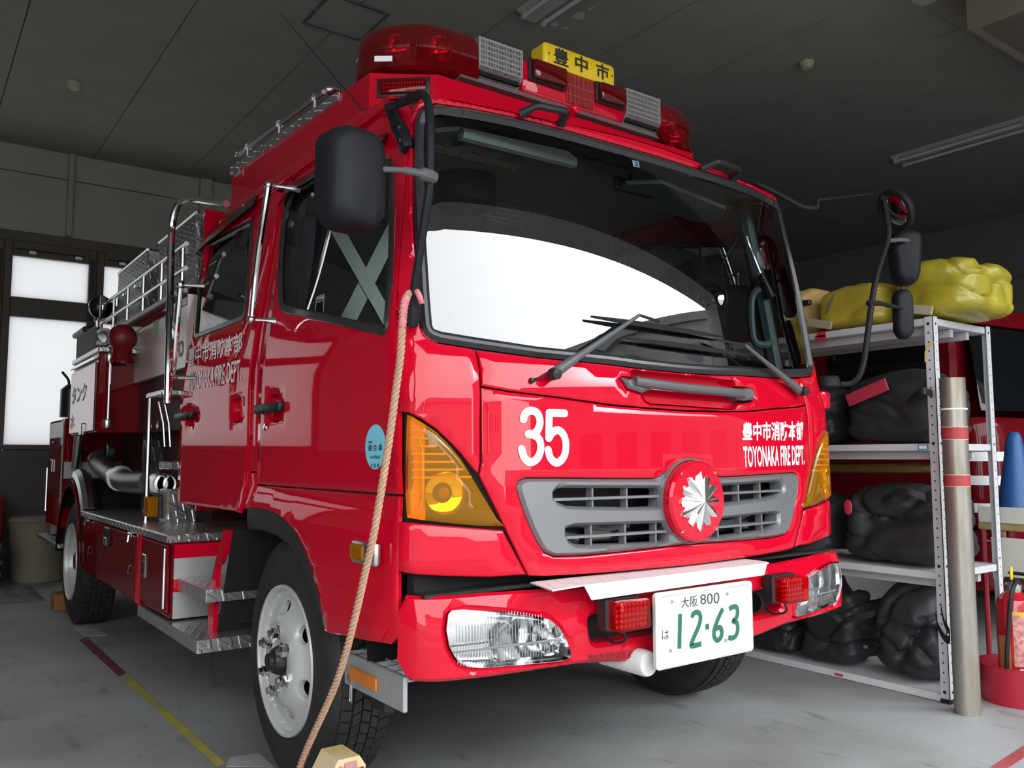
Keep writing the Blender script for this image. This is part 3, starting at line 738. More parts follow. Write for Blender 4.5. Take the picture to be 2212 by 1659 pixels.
# roof header above the windscreen
ZP = 2.17
wt = [p for p in WO if p[1] > ZP]
ztop = lambda x: max(2.262, zc_top+.030-.062*(abs(x)/.84)**2)
HDR = [(-s_end(ZP)+.003, ZP)] + [(a*1.004, b+.004) for a, b in wt] + [(s_end(ZP)-.003, ZP)] + [(s_end(z)-.003, z) for z in (2.20,2.23)] + [(.90, 2.258)] + [(x, ztop(x)) for x in (.84,.7,.5,.3,.1,-.1,-.3,-.5,-.7,-.84)] + [(-.90, 2.258)] + [(-s_end(z)+.003, z) for z in (2.23,2.20)]
panel('roof_header', CF, [HDR], RED, FE, off=.003, grid=.03, d=.025)
# windscreen pillars: between gasket and door line
for g in (-1, 1):
    pl = []
    gl2 = sorted([p for p in WO if p[0] < 0 and 1.46 < p[1] < ZP-.005 and p[0] < -.70], key=lambda p: p[1])
    zs_ = [ZP-.006-.06*i for i in range(12)]
    pl = [(a-.004, b) for a, b in gl2] + [(max(a for a, b in wt if a < -.6 and b < ZP+.08)-.02 if False else gl2[-1][0]-.002, ZP-.004)] + [(-s_end(z)+.003, z) for z in zs_ if z > 1.53]
    l = pl if g < 0 else mir(pl)
    panel('windscreen_pillar', CF, [l], RED, FE, off=.003, grid=.04, d=.03)
# ------------------------------------------------------------------ doors, fenders, roof
SHELL_Y1 = CSL.hit(386, 1000)[0]                    # rear edge of the crew cab
yB0 = CSL.hit(558, 900)[0]; yB1 = CSL.hit(541, 900)[0]
ZTOP = 2.285
def ring(l, e): return [tuple(v) for v in offset2([Vector(p) for p in (l if area2(l) > 0 else l[::-1])], e)]
def roundl(l, r=.04, n=4):
    l = [Vector(p) for p in l]; out = []
    for i in range(len(l)):
        a, b, c = l[i-1], l[i], l[(i+1) % len(l)]; ra = min(r, .45*(a-b).length); rc = min(r, .45*(c-b).length)
        p, q = b+(a-b).normalized()*ra, b+(c-b).normalized()*rc
        for k in range(n+1):
            t = k/n; out.append(tuple((1-t)**2*p+2*t*(1-t)*b+t*t*q))
    return out
WF = roundl(S([(603,671),(838,727),(849,560),(851,340),(700,370),(628,408),(610,470),(601,590)]), .05)
WFz = max(b for a, b in WF)
WR = roundl(S([(419,733),(531,690),(548,470),(443,528),(428,620)]), .05)
zdb = 1.025
zrb0 = CSL.hit(392,1088)[1]; zrb1 = CSL.hit(534,1111)[1]
hF = roundl(S(cr(380,700,4.254,[(865,650),(930,640),(975,690),(985,770),(978,860),(935,903),(870,890)])), .02)
hR = roundl(S(cr(60,700,4.424,[(1525,840),(1525,790),(1560,782),(1588,800),(1590,845),(1635,855),(1635,905),(1592,915),(1580,970),(1555,978),(1525,965),(1522,905),(1470,905),(1470,850)])), .008, 2)
gR = roundl(S(cr(60,700,4.424,[(1955,715),(2040,705),(2045,930),(1965,945),(1948,830)])), .02)
DF = [(YE+.004, zdb), (yB0-.003, zdb), (yB0-.003, ZTOP-.03), (yB0-.08, ZTOP), (.62, ZTOP), (yedge(2.25)+.10, ZTOP-.018), (yedge(2.25)+.03, 2.255)] + [(yedge(z)+.004, z) for z in (2.23,2.15,2.0,1.8,1.6,1.5,1.4,1.3,1.2,1.1)]
DR = [(yB1+.003, zrb1), (SHELL_Y1-.03, zrb0), (SHELL_Y1-.004, zrb0+.04), (SHELL_Y1-.004, ZTOP-.03), (SHELL_Y1-.04, ZTOP), (yB1+.08, ZTOP), (yB1+.003, ZTOP-.03)]
doors = {}
for g, CS in ((-1, CSL), (1, CSR)):
    df = panel('front_door', CS, [DF, WF, hF], RED, FE, off=.003, grid=.06, d=.04)
    dr = panel('rear_door', CS, [DR, WR, hR, gR], RED, FE, off=.003, grid=.06, d=.04)
    doors[g] = (df, dr)
    for d_, w_ in ((df, WF), (dr, WR)):
        panel('window_seal', CS, [ring(w_, -.004), ring(w_, .028)], RUB, d_, off=.005, inset=.006, drop=.006, grid=0)
        panel('window_glass', CS, [ring(w_, .022)], GLSD, d_, off=-.006, inset=0, drop=0, thick=.0005, grid=.08)
    panel('handle_recess', CS, [ring(hF, .002)], RED, df, off=-.022, inset=0, drop=0, thick=-.026, grid=.03, d=.02)
    panel('handle_recess', CS, [ring(hR, .001)], RED, dr, off=-.018, inset=0, drop=0, thick=-.022, grid=.03, d=.02)
    panel('grip_recess', CS, [ring(gR, .002)], RED, dr, off=-.022, inset=0, drop=0, thick=-.026, grid=.03, d=.02)
    for (d_, quad_) in ((df, cr(380,700,4.254,[(772,730),(1005,725),(1003,818),(775,800)])), (dr, cr(60,700,4.424,[(1450,845),(1600,842),(1600,905),(1452,910)]))):
        q = S(quad_); y0, y1 = min(a for a, b in q), max(a for a, b in q); z0, z1 = min(b for a, b in q), max(b for a, b in q)
        xo = g*_hw(z0); MB().bbox((min(xo, xo+g*.028), y0, z0+.006), (max(xo, xo+g*.028), y1, z1-.006), .009, 2).build('door_handle', BLK, d_)
    q = CSL.hit(575, 923); MB().lathe([(0, g*.008), (.014, g*.007), (.016, 0)], (g*_hw(q[1]), q[0], q[1]), 'x', 16).build('keyhole', CHR, df)
    # tinted rain visors above the windows
    for d_, tp, bt in ((df, [(608,440),(624,405),(700,361),(770,322),(842,288)], [(617,452),(633,424),(705,385),(775,345),(846,310)]), (dr, [(416,536),(440,514),(480,482),(530,446),(560,421)], [(434,556),(456,532),(490,505),(534,470),(562,448)])):
        a = [CS.pt(*CSL.hit(*p), .012) for p in tp]; b = [CS.pt(*CSL.hit(*p), .035) for p in bt]; n = len(a); mb = MB()
        mb.add(a+b+[p+Vector((-g*.004,0,0)) for p in a+b], [(i, i+1, n+i+1, n+i) for i in range(n-1)]+[(2*n+i, 3*n+i, 3*n+i+1, 2*n+i+1) for i in range(n-1)]+[(n+i, n+i+1, 3*n+i+1, 3*n+i) for i in range(n-1)]+[(0, n, 3*n, 2*n), (n-1, 2*n-1, 4*n-1, 3*n-1)])
        v = mb.build('rain_visor', mat('smoked_acrylic', (.02,.018,.017), .12), d_)
        for k in range(1, n-1): MB().bbox(a[k]-Vector((.004,.006,.006)), a[k]+Vector((.004,.006,.006)), .002).build('visor_clip', STL, v)
    # side pillar strip, roof side, fender
    panel('door_pillar', CS, [[(yB0+.003, 1.075), (yB1-.003, 1.075), (yB1-.003, ZTOP), (yB0+.003, ZTOP)]], RED, FE, off=0, grid=.06)
    panel('pillar_foot', CS, [[(yB0+.003, .93), (yB1-.003, .93), (yB1-.003, 1.068), (yB0+.003, 1.068)]], RED, FE, off=0, grid=.06)
    panel('roof_side', CS, [[(yedge(2.26)+.004, 2.262), (yedge(2.26)+.10, ZTOP-.012), (.62, ZTOP+.004), (SHELL_Y1-.01, ZTOP+.004), (SHELL_Y1-.01, 2.34), (SHELL_Y1-.10, 2.37), (.80, 2.37), (.62, 2.345)]], RED, FE, off=.002, grid=.05)
    # drip rail
    MB().tube([CS.pt(y, ZTOP+.012, .006) for y in (.5,.8,1.1,1.4,1.7,2.0,2.3,SHELL_Y1-.05)], .007, 6).build('drip_rail', RED, FE)
# lettering on the near rear door
df, dr = doors[-1]
A2 = lambda *p: cr(60,700,4.424,p)
lettering('town_lettering', '豊中市消防本部', quadmap(CSL, *A2((1547,240),(2066,70),(2058,265),(1545,412)), .006), WHT, dr, bold=.014, sub=2)
lettering('town_lettering', 'TOYONAKA FIRE DEPT.', quadmap(CSL, *A2((1543,470),(2056,335),(2050,545),(1540,640)), .006), WHT, dr, bold=.012, sub=2)
# round blue sticker
sc = CSL.hit(814, 965.5); sr = CSL.hit(814, 917)[1]-sc[1]
cl = [(sc[0]+sr*.98*math.cos(2*PI*k/36), sc[1]+sr*math.sin(2*PI*k/36)) for k in range(36)]
stk = panel('round_sticker', CSL, [cl], mat('pale_blue_vinyl', (.22,.62,.78), .5), df, off=.0055, inset=0, drop=0, thick=.001, grid=.05, d=.02)
BT = mat('sticker_black', (.02,.02,.025), .6)
def smap(u0, u1, v0, v1, off=.0065): return lambda u, v: CSL.pt(sc[0]-sr*(u0+(u1-u0)*u), sc[1]+sr*(v0+(v1-v0)*v), off)
lettering('sticker_text', '適 合 車', smap(-.68,.70,-.18,.12), BT, stk, bold=.012)
lettering('sticker_text', 'No.00706268', smap(-.45,.5,-.52,-.38), BT, stk, bold=.01)
lettering('sticker_text', '大 阪 府', smap(-.42,.45,-.92,-.72), BT, stk, bold=.01)
lettering('sticker_text', '車種規制', smap(-.66,-.25,.16,.28), BT, stk, bold=.012)
# fenders, arch trim
arch = cr(440,1060,2.7696,[(262,100),(340,103),(425,128),(490,178),(545,245),(595,335),(635,435),(675,575),(705,710),(727,838)])
FA = S(arch); yr = FA[0][0]
arch_in = cr(440,1060,2.7696,[(262,228),(340,236),(420,262),(490,310),(540,372),(585,450),(625,555),(660,650),(700,755),(724,836)])
FI = S(arch_in)
front_z = CSL.hit(862,1399)[1]
FEN = FA + [CSL.hit(704,1365), CSL.hit(780,1381), (YE+.03, front_z+.005), (YE+.004, front_z+.03), (YE+.004, zdb-.006), (yB0-.003, zdb-.006), (yB0-.003, .98)] + [(max(yr, yB0-.02), FA[0][1]+.01)]
for g, CS in ((-1, CSL), (1, CSR)):
    fe = panel('front_fender', CS, [FEN], RED, FE, off=.003, grid=.05, d=.03)
    panel('arch_trim', CS, [FA+FI[::-1]], GRY if False else mat('arch_black', (.022,.022,.023), .5), fe, off=.001, inset=.004, drop=.004, thick=.05, grid=.03)
    q0, q1 = CSL.hit(769,1214), CSL.hit(838,1172)
    y0, y1 = min(q0[0],q1[0]), max(q0[0],q1[0]); z0, z1 = min(q0[1],q1[1]), max(q0[1],q1[1]); xo = g*hw_side((z0+z1)/2, (y0+y1)/2)
    ml = MB().bbox((min(xo, xo+g*.026), y0, z0), (max(xo, xo+g*.026), y1, z1), .012, 2).build('side_marker', STL, FE)
    MB().bbox((min(xo+g*.006, xo+g*.032), y0+.40*(y1-y0), z0+.012), (max(xo+g*.006, xo+g*.032), y1-.006, z1-.010), .006).build('marker_lens', AMB, ml)
# roof, cabin rear wall
rf = MB().box((-.865, .60, 2.345), (.865, SHELL_Y1-.05, 2.37)); us_ = [-.90+.1*i for i in range(19)]
for u0, u1 in zip(us_, us_[1:]):
    zt2 = lambda u: ztop(u) if abs(u) < .86 else 2.258
    a_, b_ = CF.pt(u0, zt2(u0), .003), CF.pt(u1, zt2(u1), .003); k0, k1 = .96*u0, .96*u1
    rf.add([a_, b_, (k1, .62, 2.365), (k0, .62, 2.365)], [(0,1,2,3)])
rf.build('cab_roof', RED, FE, 30)
MB().box((-.93, SHELL_Y1-.03, .86), (.93, SHELL_Y1-.005, 2.43)).build('cab_rear_wall', RED, FE, 0)
# ------------------------------------------------------------------ bumper
_bh = lambda z: 1.035; _by = smooth_tab([(.40,.045),(.50,.018),(.62,.010),(.72,.020),(.78,.055)], .02)
BF = Front(_bh, _by, .10, .15)
def B(l): return [BF.hit(a, b) for a, b in l]
zbt = BF.hit(1052,1277)[1]; zbb = BF.hit(1000,1471)[1]; zbc = BF.hit(1408,1430)[1]
ue = abs(BF.hit(869,1360)[0])+.03
BO = sym([(0, zbc), (-.25, zbc+.004), (-.5, zbb), (-.8, zbb-.002), (-ue+.05, zbb+.002), (-ue, zbb+.05), (-ue, zbt-.05), (-ue+.05, zbt), (-.8, zbt), (-.5, zbt-.006), (-.2, zbt-.008), (0, zbt-.008)])
HL = B(cr(860,1180,4.424,[(470,645),(505,607),(600,600),(800,610),(1100,635),(1350,672),(1455,700),(1540,775),(1600,880),(1650,1010),(1635,1075),(1560,1100),(1300,1125),(1000,1150),(800,1165),(655,1155),(570,1110),(520,1040),(480,960),(452,800)]))
SLT = sym(B([(1410,1381),(1350,1390),(1305,1396),(1291,1390),(1279,1345),(1284,1332),(1340,1322),(1408,1312)])); 
sl_z0 = min(b for a, b in SLT); sl_z1 = max(b for a, b in SLT); sl_x = max(a for a, b in SLT)
SLT = roundl([(-sl_x, sl_z0+.01), (sl_x, sl_z0+.01), (sl_x+.012, sl_z1), (-sl_x-.012, sl_z1)], .03)
bump = panel('front_bumper', BF, [BO, HL, mir(HL), SLT], RED, FE, off=.0, inset=.012, drop=.012, thick=.05, grid=.045, d=.025)
# bumper inner dark box
MB().box((-.98,.20,zbb+.01), (.98,.24,zbt+.10)).build('bumper_beam', DARK, FE, 0)
MB().box((-.98,.14,zbt-.01), (.98,.20,zbt+.0)).build('bumper_top_shelf', mat('under_black', (.012,.012,.013), .6), FE, 0)
for g in (1, -1):
    h = HL if g == 1 else mir(HL)
    hd = panel('headlamp', BF, [ring(h, .002)], mat('headlamp_chrome', (.92,.92,.93), .10, metal=1.0), FE, off=-.045, inset=0, drop=0, thick=-.050, grid=.035,
        dome=lambda u, z: -.035*max(0, 1-((abs(u)-.62)/.16)**2-((z-.60)/.085)**2))
    panel('lamp_glass', BF, [ring(h, .004)], CLR, hd, off=-.002, inset=.006, drop=.004, thick=.003, grid=.05)
    cx_ = g*-(.60); c = BF.pt(cx_, .605, -.06)
    MB().lathe([(.052,-.030),(.046,-.005),(.028,.012),(0,.018)], c, 'y', 24).build('reflector_bowl', mat('headlamp_chrome'), hd)
    MB().sphere(c+Vector((0,-.005,0)), .013, 10, 8).build('bulb', mat('bulb_glass', (.8,.8,.82), .1), hd)
    us = [a for a, b in h]; u0, u1 = min(us), max(us); zz0, zz1 = min(b for a, b in h), max(b for a, b in h)
    zm = BF.hit(1130,1396)[1]
    MB().tube([BF.pt(u0+(u1-u0)*(.06+.86*k/6), zm+.003, -.012) for k in range(7)], .004, 6).build('lamp_divider', mat('lamp_trim_grey', (.45,.45,.46), .3), hd)
    fl_ = MB()
    for k in range(34):
        u = u0+(u1-u0)*(.10+.75*k/33); fl_.tube([BF.pt(u, zz0+.02, -.008), BF.pt(u, zm-.004, -.008)], .0013, 4)
    for k in range(26):
        u = u0+(u1-u0)*(.16+.60*k/25); fl_.tube([BF.pt(u, zm+.012, -.008), BF.pt(u, zz1-.02, -.008)], .0011, 4)
    tag(fl_.build('lens_flutes', mat('lens_flute_grey', (.62,.63,.64), .2, metal=.4), hd), kind='stuff')
    so = -1 if g == 1 else 1
    inner = [p for p in h]; ui = max(us, key=lambda a: -abs(a)) if False else (max(us) if g == 1 else min(us))
    pl = [(u, z) for u, z in ((ui, zz0+.02), (ui-so*0, zz0+.02))]
# lettering, slot backing
lettering('bumper_lettering', '豊中市消防本部 35', quadmap(BF, (1269,1414),(1366,1402),(1367,1421),(1270,1432), .004), BT, bump, bold=.0)
MB().box((-sl_x-.03,.09,sl_z0-.02), (sl_x+.03,.10,sl_z1+.02)).build('slot_backing', mat('under_black'), FE, 0)
cn = BF.hit(1650,1290); MB().lathe([(.030,-.02),(.034,-.01),(.034,.03)], (cn[0]-.005, .075, (sl_z0+sl_z1)/2), 'y', 20).build('horn_trumpet', BLK, FE)
# checker-plate tread on the bumper
tz = zbt+.012
a = P(1196,1275,z=tz); b = P(1733,1222,z=tz); yb_ = P(1700,1213,z=tz).y
xl_, xr_ = a.x, b.x
tp = [(xl_, a.y+.005), (xl_+.13, -.035), (xr_-.02, -.035), (xr_, -.01), (xr_, .10), (xl_+.04, .10)]
mb = MB().prism([(x, y, tz-.004) for x, y in tp], (0,0,.004)).prism([(xl_+.13,-.037,tz), (xr_-.03,-.037,tz), (xr_-.05,-.037,tz-.040), (xl_+.16,-.037,tz-.046)], (0,.003,0))
tread = mb.build('bumper_tread', ALUW, FE, 0)
cl = MB()
# bumper beacons
for g in (-1, 1):
    xo = abs(P(1306,1330,y=-.02).x); xi = abs(P(1394,1330,y=-.05).x); z1 = P(1350,1290,y=-.04).z; z0 = P(1350,1362,y=-.04).z
    x0, x1 = sorted((g*xo, g*xi))
    bc = MB().bbox((x0, -.03, z0), (x1, .02, z1), .006).build('warning_beacon', BLK, FE)
    MB().bbox((x0+.004, -.085, z0+.004), (x1-.004, -.03, z1-.004), .012, 2).build('beacon_lens', REDL, bc)
    led = MB()
    for i in range(8):
        for j in range(5): led.sphere((x0+.014+(x1-x0-.028)*i/7, -.058, z0+.018+(z1-z0-.036)*j/4), .0055, 6, 4)
    tag(led.build('beacon_leds', mat('red_led', (.75,.02,.02), .2), bc), kind='stuff')
    MB().box((x0+.006, -.052, z0+.006), (x1-.006, -.030, z1-.006)).build('beacon_reflector', mat('dull_red', (.22,.008,.010), .4), bc, 0)
    MB().tube(bez([((x0+x1)/2, -.02, z0), ((x0+x1)/2+.02, -.015, z0-.035), ((x0+x1)/2+.01, .03, z0-.05), ((x0+x1)/2, .06, z0-.03)]), .004, 6).build('beacon_cable', BLK, bc)
# number plate in its frame
pc = [P(*p, y=-.055) for p in ((1418,1282),(1624,1253),(1623,1410),(1410,1445))]
px0 = (pc[0].x+pc[3].x)/2; px1 = (pc[1].x+pc[2].x)/2; pz0 = (pc[2].z+pc[3].z)/2; pz1 = (pc[0].z+pc[1].z)/2; PY = -.055
fo = rrect(px0, pz0, px1, pz1, .014); fi = rrect(px0+.014, pz0+.014, px1-.014, pz1-.014, .012)
class Flat:
    def __init__(s, y): s.y = y
    def pt(s, u, z, off=0): return Vector((u, s.y-off, z))
npl = panel('number_plate', Flat(PY), [rrect(px0+.010, pz0+.010, px1-.010, pz1-.010, .012)], PLATEW, FE, off=.002, inset=.003, drop=.001, thick=.004, grid=0, d=.05)
panel('plate_frame', Flat(PY), [fo, fi], mat('frame_clear_white', (.62,.62,.58), .25), npl, off=.008, inset=.004, drop=.003, thick=.012, grid=0, d=.05)
W_, H_ = px1-px0, pz1-pz0
s8 = 3.5677
def pm(tl, tr, br, bl):
    q = [P(1180+a/s8, 1180+b/s8, y=PY-.004) for a, b in (tl, tr, br, bl)]; return quad3(*q)
PB = mat('plate_ink', (.035,.06,.05), .5)
lettering('plate_text', '大阪', pm((1040,395),(1168,375),(1168,462),(1040,480)), PB, npl, bold=.006)
lettering('plate_text', '800', pm((1185,372),(1335,352),(1335,440),(1190,450)), PB, npl, bold=.0)
lettering('plate_text', 'は', pm((892,648),(948,640),(948,715),(892,722)), PB, npl, bold=.0)
def stroke(pts, w, closed=False):
    """flat stroked glyph on the plate face: pts in crop pixels"""
    q = [P(1180+a/s8, 1180+b/s8, y=PY-.0045) for a, b in pts]; q = bez(q, 5) if len(q) > 2 else q; mb = MB(); L = []; R = []
    for i, p in enumerate(q):
        t = q[min(i+1, len(q)-1)]-q[max(i-1, 0)]; n = Vector((-t.z, 0, t.x)).normalized()*w/2; L.append(p+n); R.append(p-n)
    k = len(q); mb.add(L+R, [(i, i+1, k+i+1, k+i) for i in range(k-1)]); return mb.build('plate_digit', PGRN, npl, 0)
w = .0165
stroke([(1033,520),(1027,790)], w); 
stroke([(1125,550),(1135,520),(1160,508),(1183,520),(1190,560),(1175,620),(1140,700),(1118,765),(1155,762),(1196,752)], w)
stroke([(1228,622),(1256,618)], .018)
stroke([(1362,480),(1325,560),(1298,640),(1296,695),(1318,725),(1345,705),(1355,660),(1340,625),(1310,635)], w)
stroke([(1412,485),(1435,468),(1468,470),(1476,515),(1462,560),(1440,575),(1470,590),(1478,640),(1462,690),(1430,708),(1405,700)], w)
for a, b in ((970,427),(1395,367),(958,806),(1383,727)):
    q = P(1180+a/s8, 1180+b/s8, y=PY-.004); MB().lathe([(0,-.003),(.005,-.002),(.006,0)], q, 'y', 10).build('plate_bolt', STL, npl)
MB().lathe([(0,-.08),(.036,-.08),(.040,-.07),(.040,.12)], (px0+.01, .06, pz0+.012), 'y', 24).build('fog_lamp', mat('lamp_shell_white', (.62,.62,.60), .35), FE)
# ------------------------------------------------------------------ wipers
def wiper(piv, elbow, blade, joint, tip_off=.03):
    p = onf(*piv, .03); e = onf(*elbow, .05); root = MB().tube([p, p.lerp(e, .25)], [.018, .014], 10).build('wiper', GRY, FE)
    MB().tube([p.lerp(e, .22), p.lerp(e, .6), e], [.013, .009, .006], 8).build('wiper_arm', GRY, root)
    b0, b1 = blade; pts = [onf(b0[0]+(b1[0]-b0[0])*t, b0[1]+(b1[1]-b0[1])*t, .022) for t in (0,.25,.5,.75,1)]
    MB().tube(pts, [.004,.009,.010,.009,.004], 6).build('wiper_blade', BLK, root)
    j = onf(*joint, .03); MB().tube([e, j], .005, 6).build('wiper_link', BLK, root)
    MB().lathe([(0,-.03),(.017,-.028),(.019,0)], p, 'y', 14).build('wiper_pivot', BLK, root)
wiper((1182,816), (1360,690), ((1268,688),(1552,731)), (1410,700))
wiper((1715,851), (1584,752), ((1346,735),(1625,772)), (1530,738))
for (a, b), c in (((1180,815),(1146,823)),):
    MB().tube([onf(a, b, .03), onf(c[0], c[1], .012)], .003, 6).build('washer_hose', BLK, FE)
    MB().lathe([(0,-.012),(.008,-.01),(.009,.004)], onf(c[0], c[1], .004), 'y', 10).build('washer_nozzle', BLK, FE)
# ------------------------------------------------------------------ wheels
class Disc:
    """wheel disc: planar (u,v) with a dished height over radius, facing g along x"""
    def __init__(s, c, g, prof): s.c, s.g, s.prof = Vector(c), g, prof
    def pt(s, u, v, off=0): return s.c+Vector((s.g*(lerp_tab(s.prof, math.hypot(u, v))+off), u, v))
def circ(r, n=48, c=(0,0), ry=None, a=0): 
    return [(c[0]+r*math.cos(2*PI*k/n)*math.cos(a)-(ry or r)*math.sin(2*PI*k/n)*math.sin(a), c[1]+r*math.cos(2*PI*k/n)*math.sin(a)+(ry or r)*math.sin(2*PI*k/n)*math.cos(a)) for k in range(n)]
TR = .422; TW = .235; RR = .2525
def tyre_mesh():
    mb = MB(); p = [(RR-.001,-.004),(RR+.010,.004),(RR+.05,.004),(RR+.10,.0),(TR-.05,-.008),(TR-.02,-.022),(TR-.012,-.035),(TR-.012,-TW+.035),(TR-.02,-TW+.022),(TR-.05,-TW+.008),(RR+.08,-TW),(RR-.001,-TW+.01),(RR-.001,-.004)]
    return mb.lathe(p, (0,0,0), 'x', 72).mesh('tyre', TYRE, 50)
def tread_mesh():
    mb = MB(); n = 64; rows = ((-.030,-.066),(-.071,-.098),(-.103,-.133),(-.138,-.164),(-.169,-.205))
    for ri, (a, b) in enumerate(rows):
        for k in range(n):
            sk = (.25 if ri % 2 else -.25)*(1 if ri < 3 else -1)*2*PI/n; off = (ri*.37 % 1)
            a0 = 2*PI*(k+off+.06)/n; a1 = 2*PI*(k+off+.90)/n; r0, r1 = TR-.016, TR
            if ri in (0, 4): r1 = TR-.004
            vs = []
            for r in (r0, r1):
                for x, d in ((a, 0), (b, sk)):
                    for an in (a0, a1): vs.append((x, r*math.cos(an+d), r*math.sin(an+d)))
            mb.add(vs, [(0,1,3,2),(4,6,7,5),(0,4,5,1),(2,3,7,6),(0,2,6,4),(1,5,7,3)])
    return mb.mesh('tread', TYRE, 0)
ME_TYRE = tyre_mesh(); ME_TREAD = tread_mesh()
def wheel(y, g, xface, rear=False, name='front_wheel'):
    c = Vector((g*xface, y, TR))
    if not rear: prof = [(0,.0),(.055,.012),(.075,.022),(.12,.024),(.145,.016),(.175,-.006),(.21,-.020),(.232,-.024),(.238,-.022),(.243,-.008),(RR-.004,.004),(RR,.006)]
    else: prof = [(0,-.15),(.12,-.15),(.15,-.14),(.19,-.10),(.22,-.09),(.235,-.06),(.242,-.02),(RR-.004,.0),(RR,.004)]
    D = Disc(c, g, prof)
    holes = [circ(.024, 14, (.178*math.cos(a), .178*math.sin(a)), .034, a) for a in [math.radians(97-60*k)+0 for k in range(6)]] if not rear else []
    holes = [[(-g*-1*u if g < 0 else u, v) for u, v in h] for h in holes]
    w = panel(name, D, [circ(RR, 64), *holes, circ(.056, 24)], WHEELP, FE, off=0, inset=.006, drop=.004, thick=.02, grid=.013, d=.012)
    MB().lathe([(RR-.014,-.02*g),(RR-.010,.002*g),(RR-.004,.009*g),(RR+.004,.009*g),(RR+.006,.0)], c, 'x', 64).build('rim_lip', WHEELP, w)
    t = inst('tyre', ME_TYRE, c+Vector((0,0,0)), w); t.scale.x = 1
    if g < 0: t.rotation_euler = (0,0,PI)
    t.matrix_parent_inverse = Matrix()
    tr = inst('tread', ME_TREAD, c, w, rot=(0,0,PI) if g < 0 else None); tag(tr, kind='stuff')
    MB().lathe([(.054,-.02*g),(.052,.012*g),(.048,.03*g),(.040,.045*g),(.030,.050*g),(.028,.062*g),(0,.066*g)] if not rear else [(.1,-.16*g),(.095,-.05*g),(.05,-.02*g),(0,-.02*g)], c, 'x', 24).build('hub', BLK, w)
    for k in range(6):
        a = math.radians(30+60*k); p = c+Vector((g*(.022 if not rear else -.15), .098*math.cos(a), .098*math.sin(a)))
        MB().lathe([(.026,.0),(.026,.006*g),(.021,.007*g),(.021,.026*g),(.013,.030*g),(.011,.040*g),(0,.042*g)], p, 'x', 6).build('lug_nut', CHR, w)
    MB().lathe([(.17,-.10*g),(.20,-.11*g),(.20,-.2*g),(0,-.2*g)], c, 'x', 24).build('brake_drum', mat('drum_rust', (.06,.04,.033), .8), w)
    return w
WY = P(615, 1413, x=-1.035).y; WYR = 4.60; RXF = 1.175
wheel(WY, -1, 1.035); wheel(WY, 1, 1.035)
wheel(WYR, -1, RXF, True, 'rear_wheel'); wheel(WYR, 1, RXF, True, 'rear_wheel')
# wheel housing, mud flap
for g in (-1, 1):
    pts = [(g*1.0, WY+.58*math.cos(a), TR+.03+.56*math.sin(a)) for a in [PI*k/14 for k in range(15)]]
    mb = MB(); n = len(pts)
    mb.add([Vector(p) for p in pts]+[Vector((g*.62, p[1], p[2])) for p in pts], [(i, i+1, n+i+1, n+i) for i in range(n-1)])
    mb.add([Vector((g*.64, p[1], p[2])) for p in pts], [tuple(range(n))])
    mb.build('wheel_housing', DARK, FE)
    a = P(466,1375,x=-.99); y_ = a.y
    MB().box((min(g*1.0,g*.70), y_-.006, P(467,1487,x=-.99).z), (max(g*1.0,g*.70), y_, .42)).build('mud_flap', mat('flap_rubber', (.030,.032,.036), .6), FE, 0)
# chassis
CHM = mat('chassis_black', (.012,.012,.013), .6)
for g in (-1, 1): MB().box((min(g*.45,g*.37), .35, .48), (max(g*.45,g*.37), 5.9, .72)).build('chassis_rail', CHM, FE, 0)
MB().tube([(-.85, WY, TR), (.85, WY, TR)], .05, 10).build('front_axle', CHM, FE)
MB().tube([(-.85, WYR, TR), (.85, WYR, TR)], .09, 12).build('rear_axle', CHM, FE)
MB().box((-.62,.45,.62), (.62,2.2,.95)).build('engine_block', DARK, FE, 0)
# galvanised step below the front fender
y0s, y1s = P(865,1455,x=-1.0).y, P(708,1400,x=-1.0).y
zt = P(712,1393,x=-1.0).z; zb = P(745,1437,x=-1.0).z
GALV = noisy(mat('galvanised_steel', (.52,.53,.54), .45, metal=.6), 8, .2)
for g in (-1,):
    y1_ = P(708,1410,x=-1.0).y
    mb = MB().bbox((min(g*1.0,g*.985), y0s-.02, zt-.10), (max(g*1.0,g*.985), y1_, zt), .004)
    sp = mb.build('cab_step', GALV, FE)
    for k in range(9):
        y = y0s+(y1_-y0s)*k/8.0; MB().box((min(g*.985,g*.78), y-.004, zt-.022), (max(g*.985,g*.78), y+.004, zt-.002)).build('step_grating', GALV, sp, 0)
    for k in range(4): MB().box((min(g*(.94-.05*k),g*(.934-.05*k)), y0s, zt-.02), (max(g*(.94-.05*k),g*(.934-.05*k)), y1_, zt)).build('step_grating', GALV, sp, 0)
    q0, q1 = P(758,1430,x=-1.0), P(817,1436,x=-1.0)
    rf = MB().bbox((min(g*1.0,g*1.008), q1.y, zt-.075), (max(g*1.0,g*1.008), q0.y, zt-.035), .003).build('side_reflector', mat('amber_reflector', (.65,.17,.01), .2, coat=.6), sp)
    MB().bbox((min(g*.97,g*.93), y0s+.14, zt-.15), (max(g*.97,g*.93), y0s+.26, zt-.10), .01).build('step_bracket', CHM, sp)
    e = P(757,1472,x=-1.0); MB().tube(fillet([(g*.99,e.y,e.z+.01),(g*1.0,e.y,e.z-.01),(g*1.0,e.y+.004,e.z-.06),(g*1.0,e.y-.008,e.z-.065),(g*1.0,e.y-.01,e.z-.01)], .01), .0022, 6).build('linch_pin', STL, sp)
    MB().lathe([(0,.02*g),(.016,.018*g),(.02,0)], (g*.985, e.y, e.z+.012), 'x', 14).build('step_bolt', CHR, sp)
